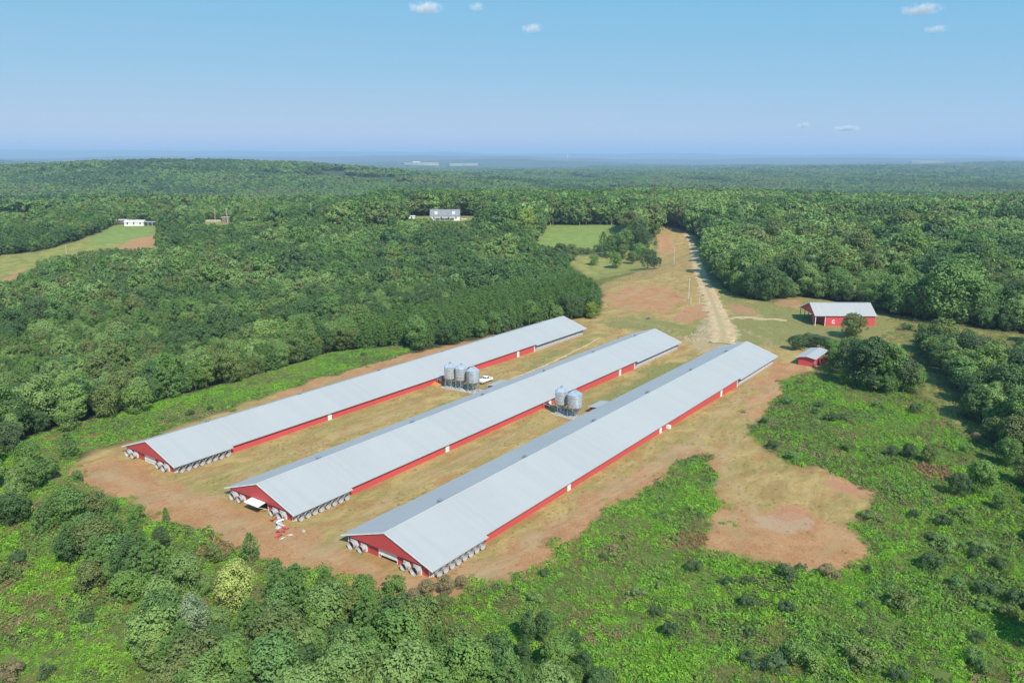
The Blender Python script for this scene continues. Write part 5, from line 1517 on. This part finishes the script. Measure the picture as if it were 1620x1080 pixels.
grove([(770, 1000), (850, 960), (880, 1000), (1000, 1060), (880, 1110), (790, 1060)], 46, [('broad', 'lf_dark'), ('broad', 'lf_mid'), ('tall', 'lf_dark')], 10, (3.5, 5.5))
grove([(1560, 640), (1660, 600), (1660, 760), (1600, 770), (1570, 700)], 44, [('broad', 'lf_dark'), ('broad', 'lf_mid'), ('broad', 'lf_olive')], 12, (6, 9))

# ------------------------------------------------------------------ individual trees: hand-set ones plus the largest of the wood
X = np.concatenate(TX); Y = np.concatenate(TY); Hh = np.concatenate(TH); K = np.concatenate(TK); VV = np.concatenate(TV)
D = np.sqrt(X ** 2 + Y ** 2 + CAM_H ** 2)
Z = terrain(X, Y)
pxs, pys, _ = project(X, Y, Z + Hh * 0.6)
vis = (pxs > 0) & (pxs < 1620) & (pys > 0) & (pys < 1080)
score = np.where(vis, Hh / D, 0)
n_hand_trees = sum(1 for a in HAND if a[3] != 'shrub')
n_ind = max(0, 300 - n_hand_trees)
order = np.argsort(-score)
ind = np.zeros(len(X), bool); ind[order[:n_ind]] = True

COLW = {'lf_deep': 'dark green', 'lf_mid': 'green', 'lf_dark': 'dark green', 'lf_olive': 'olive green', 'lf_pale': 'pale green', 'lf_yellow': 'yellow-green', 'lf_bloom': 'pale flowering', 'lf_silver': 'silvery', 'lf_pine': 'tufted', 'lf_brown': 'dry brown', 'lf_rust': 'rusty'}
LAND = [(440, 850, 'below the open gable door'), (625, 900, 'below the half raised gable door'), (230, 790, 'on the slope below the left barn'), (370, 930, 'around the flowering tree'), (330, 1040, 'at the bottom under the flowering tree'),
        (520, 980, 'in the thicket middle below the barns'), (480, 1060, 'at the bottom edge of the thicket'), (620, 1040, 'in the thicket right part, bottom edge'), (720, 980, 'below the dry brown thicket'), (860, 1040, 'at the bottom edge centre'),
        (150, 870, 'in the young grove at lower left'), (30, 750, 'at the left edge above the weed slope'), (60, 660, 'in the left edge wood by the corner conifer'), (60, 950, 'in the lower left weeds'), (180, 620, 'at the wood edge left of the green strip'),
        (300, 590, 'at the wood edge by the green strip'), (450, 540, 'behind the middle of the left barn'), (560, 520, 'at the near end of the pine block'), (680, 510, 'in the pine block middle'), (800, 480, 'in the pine block behind the silos'), (890, 470, 'at the pine block far end'),
        (60, 560, 'in the left wood near the picture edge'), (200, 520, 'in the left wood above the strip'), (950, 400, 'beside the lawn'), (1150, 420, 'along the right of the dirt road'), (1200, 440, 'at the wood corner by the road bend'), (1290, 440, 'directly behind the open red barn'),
        (1400, 450, 'in the wood right of the open barn'), (1500, 480, 'at the edge above the right slope'), (1590, 490, 'in the wood at the far right edge'), (1360, 570, 'in the clump by the small shed'), (1540, 560, 'in the dark belt on the right slope'), (1600, 650, 'at the right edge below the belt'),
        (1250, 660, 'in the weeds below the small shed'), (1430, 680, 'in the weeds under the shed clump'), (1520, 760, 'by the large tree in the right weeds'), (1500, 840, 'in the weeds right of the clay clearing'), (1560, 930, 'in the weeds near the lower right edge'), (1400, 970, 'in the weeds below the clay clearing'),
        (1200, 930, 'under the left side of the clay clearing'), (1220, 1020, 'in the bottom weeds below the clearing'), (1000, 900, 'in the weeds right of the near barn'), (1050, 980, 'in the weeds at bottom centre right'), (320, 650, 'in the green strip behind the left barn')]
def region(px, py):
    return min(LAND, key=lambda a: (a[0] - px) ** 2 + 2.2 * (a[1] - py) ** 2)[2]
SIZE = ['small', 'middling', 'tall']
todo = []
for (x, y, h, fam, vi, lab, wid) in HAND: todo.append((x, y, h, fam, vi, lab, wid))
for i in np.nonzero(ind)[0]: todo.append((float(X[i]), float(Y[i]), float(Hh[i]), K[i], int(VV[i]) % len(FORMS[K[i]]), None, random.uniform(0.9, 1.15)))
info = []
for (x, y, h, fam, vi, lab, wid) in todo:
    f = FORMS[fam][vi]; z = gz(x, y); px, py, _ = project(x, y, z + h * 0.6)
    info.append((f, float(px), float(py), region(float(px), float(py))))
sets = {}
for i, a in enumerate(todo):
    if a[5]: continue
    f, px, py, rg = info[i]
    hh = a[2]
    szw = 'low' if f.kind == 'shrub' and hh < 1.7 else 'large' if f.kind == 'shrub' and hh > 2.3 else '' if f.kind == 'shrub' else 'short' if hh < 5 else 'tall' if hh > 9 else 'medium'
    sets.setdefault((szw, COLW[f.mk], f.kind, rg), []).append(i)
labs = {}
ORD = ['leftmost', 'second from left', 'third from left', 'fourth from left', 'fifth from left', 'sixth from left', 'seventh from left', 'eighth from left', 'ninth from left', 'tenth from left', 'eleventh from left', 'twelfth from left']
for (szw, cw, kd, rg), mem in sets.items():
    noun = {'pine': 'pine', 'broadleaf': 'tree', 'shrub': 'shrub'}[kd]
    base = (szw + ' ' + cw + ' ' + noun).strip()
    mem.sort(key=lambda i: info[i][1])
    for q, i in enumerate(mem):
        if len(mem) == 1: labs[i] = base + ' ' + rg
        elif len(mem) <= 12: labs[i] = base + ' ' + rg + ', ' + ORD[q]
        else: labs[i] = base + ' ' + rg
for i, (x, y, h, fam, vi, lab, wid) in enumerate(todo):
    f, px, py, rg = info[i]
    nm = {'pine': 'pine_tree', 'broadleaf': 'broadleaf_tree', 'shrub': 'shrub'}[f.kind]
    k = h / f.h
    rs = np.random.default_rng(1000 + i)
    o = empty(nm, (x, y, gz(x, y) - 0.05), rs.uniform(0, 6.283), lab or labs[i], 'shrub' if f.kind == 'shrub' else 'tree', ('shrubs' if f.kind == 'shrub' else 'trees') + ' ' + rg)
    o.scale = (k * wid, k * wid, k)
    place(f.trunk, 'trunk', o); place(f.crown, 'crown', o)

# ------------------------------------------------------------------ the rest of the wood
rest = ~ind
forms_near = []; base_idx = {}
for fam in ('broad', 'tall', 'pine', 'mid_broad', 'mid_pine', 'far'):
    base_idx[fam] = len(forms_near); forms_near += [f.joint for f in FORMS[fam]]
wood_forms = form_collection('wood_forms', forms_near)
x, y, h, kk, vv = X[rest], Y[rest], Hh[rest], K[rest], VV[rest]
d = np.hypot(x, y)
idx = np.zeros(len(x), int); sc = np.zeros((len(x), 3))
for i in range(len(x)):
    fam = kk[i]
    if d[i] > 430: fam = 'mid_pine' if fam == 'pine' else 'mid_broad'
    idx[i] = base_idx[fam] + vv[i] % len(FORMS[fam])
q = h / 10.0; wj = rng.uniform(0.82, 1.32, len(x)) * np.where(d > 480, 1.1, 1.0) * np.where(kk == 'tall', np.where(d > 480, 0.85, 1.0), 1.0)
sc = np.stack([q * wj, q * wj, q], 1)
rot = np.stack([rng.normal(0, 0.04, len(x)), rng.normal(0, 0.04, len(x)), rng.uniform(0, 6.283, len(x))], 1)
scatter('forest', np.stack([x, y, terrain(x, y) - 0.1], 1), idx, rot, sc, wood_forms, 'mixed wood surrounding the farm, rows behind the nearest trees')
# far wood, 900 m to 3.4 km
fx, fy = jgrid(-2600, 2600, 860, 2000, 8.0)
fx2, fy2 = jgrid(-2600, 2600, 2000, 3600, 12.0)
fx3, fy3 = jgrid(-5600, 5600, 3600, 7600, 25.0)
fx = np.concatenate([fx, fx2, fx3]); fy = np.concatenate([fy, fy2, fy3])
fz = terrain(fx, fy); d = np.hypot(fx, fy)
keep = in_view(fx, fy, fz, 40) & (d > 940) & ~is_open(fx, fy)
gap = fb(fx / 160, fy / 160, 81, 2)
keep &= (gap < 0.74)
fx, fy, fz = fx[keep], fy[keep], fz[keep]; d = d[keep]
n = len(fx)
q = rng.uniform(0.8, 1.5, n) * (0.8 + 0.4 * fb(fx / 130, fy / 130, 83, 2)); q = np.where(d > 2000, q * 1.15, q); q = np.where(d > 3600, q * 1.25, q)
st_ = fb(fx / 170, fy / 170, 87, 2)
nf = len(FORMS['far']); order_ = [i for m in ('lf_dark', 'lf_mid', 'lf_olive') for i, f in enumerate(FORMS['far']) if f.mk == m]
pick = np.clip(((st_ - 0.2) / 0.6 * nf + rng.normal(-0.8, 1.6, n)), 0, nf - 1).astype(int)
far_forms = form_collection('far_wood_forms', [f.joint for f in FORMS['far']])
wid = rng.uniform(0.95, 1.35, n) * np.where(d > 2000, 1.25, 1.0) * np.where(d > 3600, 1.7, 1.0)
scatter('far_forest', np.stack([fx, fy, fz - 0.3], 1), np.array(order_)[pick], np.stack([np.zeros(n), np.zeros(n), rng.uniform(0, 6.283, n)], 1), np.stack([q * wid, q * wid, q], 1), far_forms, 'hazy wooded country rolling to the horizon')

# ------------------------------------------------------------------ weeds, tufts
wm = [weed_mesh(700 + k, 0.80, 0.55, 150, 0.105, 'lf_weed') for k in range(4)] + [weed_mesh(720 + k, 0.7, 0.7, 100, 0.10, 'lf_weed', True) for k in range(2)] + [weed_mesh(730, 0.8, 0.5, 80, 0.13, 'lf_olive'), weed_mesh(731, 0.8, 0.55, 80, 0.13, 'lf_brown'), weed_mesh(732, 0.8, 0.45, 70, 0.12, 'lf_rust'), weed_mesh(733, 0.9, 0.6, 90, 0.15, 'lf_mid'), weed_mesh(734, 0.75, 0.6, 100, 0.10, 'lf_grass', True)]
weed_forms = form_collection('weed_forms', wm)
x, y = jgrid(-150, 190, 58, 330, 0.80, 0.5)
z = terrain(x, y)
keep = in_view(x, y, z, 60) & (zone('weed', x, y, 1.8) | (zone('weed', x, y, 7.0) & (rng.random(len(x)) < 0.22))) & ~in_barns(x, y, 12.0)
x, y, z = x[keep], y[keep], z[keep]
thin = fb(x / 7, y / 7, 91, 3); keep = (thin > 0.17) & (rng.random(len(x)) < 0.95); x, y, z, thin = x[keep], y[keep], z[keep], thin[keep]
n = len(x)
pa = fb(x / 11, y / 11, 93, 2); pb = fb(x / 9, y / 9, 97, 2)
idx = rng.integers(0, 4, n)
idx = np.where(rng.random(n) < 0.28, rng.integers(4, 6, n), idx)
idx = np.where((pa > 0.64) & (rng.random(n) < 0.5), 6, idx)
idx = np.where((pb > 0.70) & (rng.random(n) < 0.4), 7, idx)
idx = np.where((pb < 0.27) & (rng.random(n) < 0.5), 9, idx)
pc = fb(x / 14, y / 14, 101, 3)
idx = np.where((pc > 0.54) & (rng.random(n) < 0.48), 10, idx)
idx = np.where((pc < 0.40) & (rng.random(n) < 0.5), 6, idx)
rp = [g1(*p_) for p_ in ((1475, 745), (1490, 752), (1490, 672), (345, 865), (250, 625), (1100, 855), (1075, 862), (200, 700), (415, 865), (90, 690), (150, 690), (260, 670))]
rp_r = [5, 5, 4, 4, 3, 4, 4, 3, 4, 3.5, 2.5, 2]
for (a, b), r_ in zip(rp, rp_r):
    idx = np.where((np.hypot(x - a, y - b) < r_ * (0.3 + 0.9 * rng.random(n))), 8, idx)
k = (0.45 + 1.05 * fb(x / 6, y / 6, 95, 3)) * rng.uniform(0.7, 1.3, n)
_, tt = to_st(x, y)
tall = np.where(tt < -80, 0.8, 1.0)
scatter('weeds', np.stack([x, y, z - 0.05], 1), idx, np.stack([rng.normal(0, 0.12, n), rng.normal(0, 0.12, n), rng.uniform(0, 6.283, n)], 1), np.stack([k * 1.12, k * 1.12, k * tall * (0.8 + 0.6 * rng.random(n))], 1), weed_forms, 'rank bright green weeds and vines covering the slopes')
# meadow grass and tufts on the yard
gmh = [weed_mesh(740 + k, 0.5, 0.5, 60, 0.12, 'lf_grass', True) for k in range(3)] + [weed_mesh(750, 0.45, 0.22, 40, 0.09, 'lf_weed')]
grass_forms = form_collection('grass_forms', gmh)
x, y = jgrid(-130, 260, 85, 480, 1.25, 0.5)
z = terrain(x, y)
mead = zone('meadow', x, y, 8.0) & (rng.random(len(x)) < 0.6); yd = zone('yard', x, y, 1.5); br_ = zone('bare', x, y, 2.0)
pk = fb(x / 8, y / 8, 99, 3)
keep = in_view(x, y, z, 40) & ~in_barns(x, y, 10.8) & (mead | (yd & ~br_ & (pk > 0.44) & (rng.random(len(x)) < 0.55)) | (yd & br_ & (rng.random(len(x)) < 0.10)))
x, y, z, mead = x[keep], y[keep], z[keep], mead[keep]
n = len(x)
idx = np.where(rng.random(n) < 0.8, rng.integers(0, 3, n), 3)
k = np.where(mead, rng.uniform(1.0, 1.9, n), rng.uniform(0.30, 0.62, n))
scatter('grass', np.stack([x, y, z - 0.03], 1), idx, np.stack([rng.normal(0, 0.1, n), rng.normal(0, 0.1, n), rng.uniform(0, 6.283, n)], 1), np.stack([k * 1.2, k * 1.2, k], 1), grass_forms, 'straw-coloured grass tufts on the yard and the far slopes')

# ------------------------------------------------------------------ clouds
t = NT('cloud_material')
t.n.remove(t.b)
tc = t.node('ShaderNodeTexCoord').outputs['Object']
nz = t.noise(tc, 0.030, 6, 0.65)
ln = t.node('ShaderNodeVectorMath', operation='LENGTH'); t.l.new(t.scalevec(tc, (0.0091, 0.0111, 0.0333)), ln.inputs[0])
den = t.math('MULTIPLY', t.ramp(t.math('SUBTRACT', nz, t.math('MULTIPLY', ln.outputs['Value'], 0.34)), 0.20, 0.45), 0.010)
pv = t.node('ShaderNodeVolumePrincipled'); pv.inputs['Color'].default_value = (1, 0.98, 1.0, 1); t.l.new(den, pv.inputs['Density']); pv.inputs['Anisotropy'].default_value = -0.35
t.l.new(pv.outputs[0], t.out.inputs['Volume'])
M['cloud'] = t.m
def cloud(px, py, alt, wpx, hpx, label, seed):
    dx = (px - CX) / FPX; dy = -(py - CY) / FPX
    r_ = Vector((dx, CP + SP * dy, -SP + CP * dy)); k = (alt - CAM_H) / r_.z
    p = r_ * k; dist = p.length
    w = wpx / FPX * dist / 2; hh = hpx / FPX * dist / 2
    bm = bmesh.new(); bmesh.ops.create_icosphere(bm, subdivisions=3, radius=1.0)
    for v in bm.verts:
        q = v.co.copy(); n_ = float(fb(np.array([q.x * 2.1 + seed]), np.array([q.y * 2.1 + q.z * 1.7]), seed, 2)[0])
        v.co = Vector((q.x * 110, q.y * 90, q.z * 30 * (1.0 if q.z > 0 else 0.6))) * (0.8 + 0.4 * n_)
    me = bpy.data.meshes.new('cloud'); bm.to_mesh(me); bm.free(); me.materials.append(M['cloud'])
    o = bpy.data.objects.new('cloud', me); COL.objects.link(o)
    o.location = (p.x, p.y, p.z + CAM_H); o.scale = (w / 110, w / 110, hh / 30 * 0.9); o.rotation_euler = (0, 0, -math.atan2(p.x, p.y))
    tag(o, label, 'cloud', 'small clouds')
cloud(673, 14, 1500, 56, 24, 'small pale cloud at the top edge left of centre', 1)
cloud(754, 12, 1500, 26, 18, 'faint cloud wisp at the top edge near the middle', 2)
cloud(841, 46, 1400, 36, 19, 'small white cloud high in the middle of the sky', 3)
cloud(1456, 17, 1500, 56, 22, 'pale cloud near the top right corner', 4)
cloud(1480, 47, 1400, 34, 14, 'small cloud wisp under the top right cloud', 5)
cloud(1338, 204, 900, 40, 11, 'low thin cloud above the right horizon', 6)
cloud(1271, 199, 900, 22, 12, 'tiny low cloud left of the low thin cloud', 7)

# ------------------------------------------------------------------ haze
hz = MB().box(-42000, 42000, -6000, 42000, -90, 330)
t = NT('haze_material'); t.n.remove(t.b)
pv = t.node('ShaderNodeVolumePrincipled'); pv.inputs['Color'].default_value = (0.54, 0.71, 1.0, 1); pv.inputs['Density'].default_value = 9.0e-5; pv.inputs['Anisotropy'].default_value = 0.0
t.l.new(pv.outputs[0], t.out.inputs['Volume'])
M['haze'] = t.m
o = hz.build('haze', M['haze'])
tag(o, 'thin blue summer haze over the whole country', None, None, 'stuff')
print('ZRANGE', GZ.min(), GZ.max(), 'verts', len(gv), 'trees', len(X), 'far', len(fx), 'hand', len(HAND))
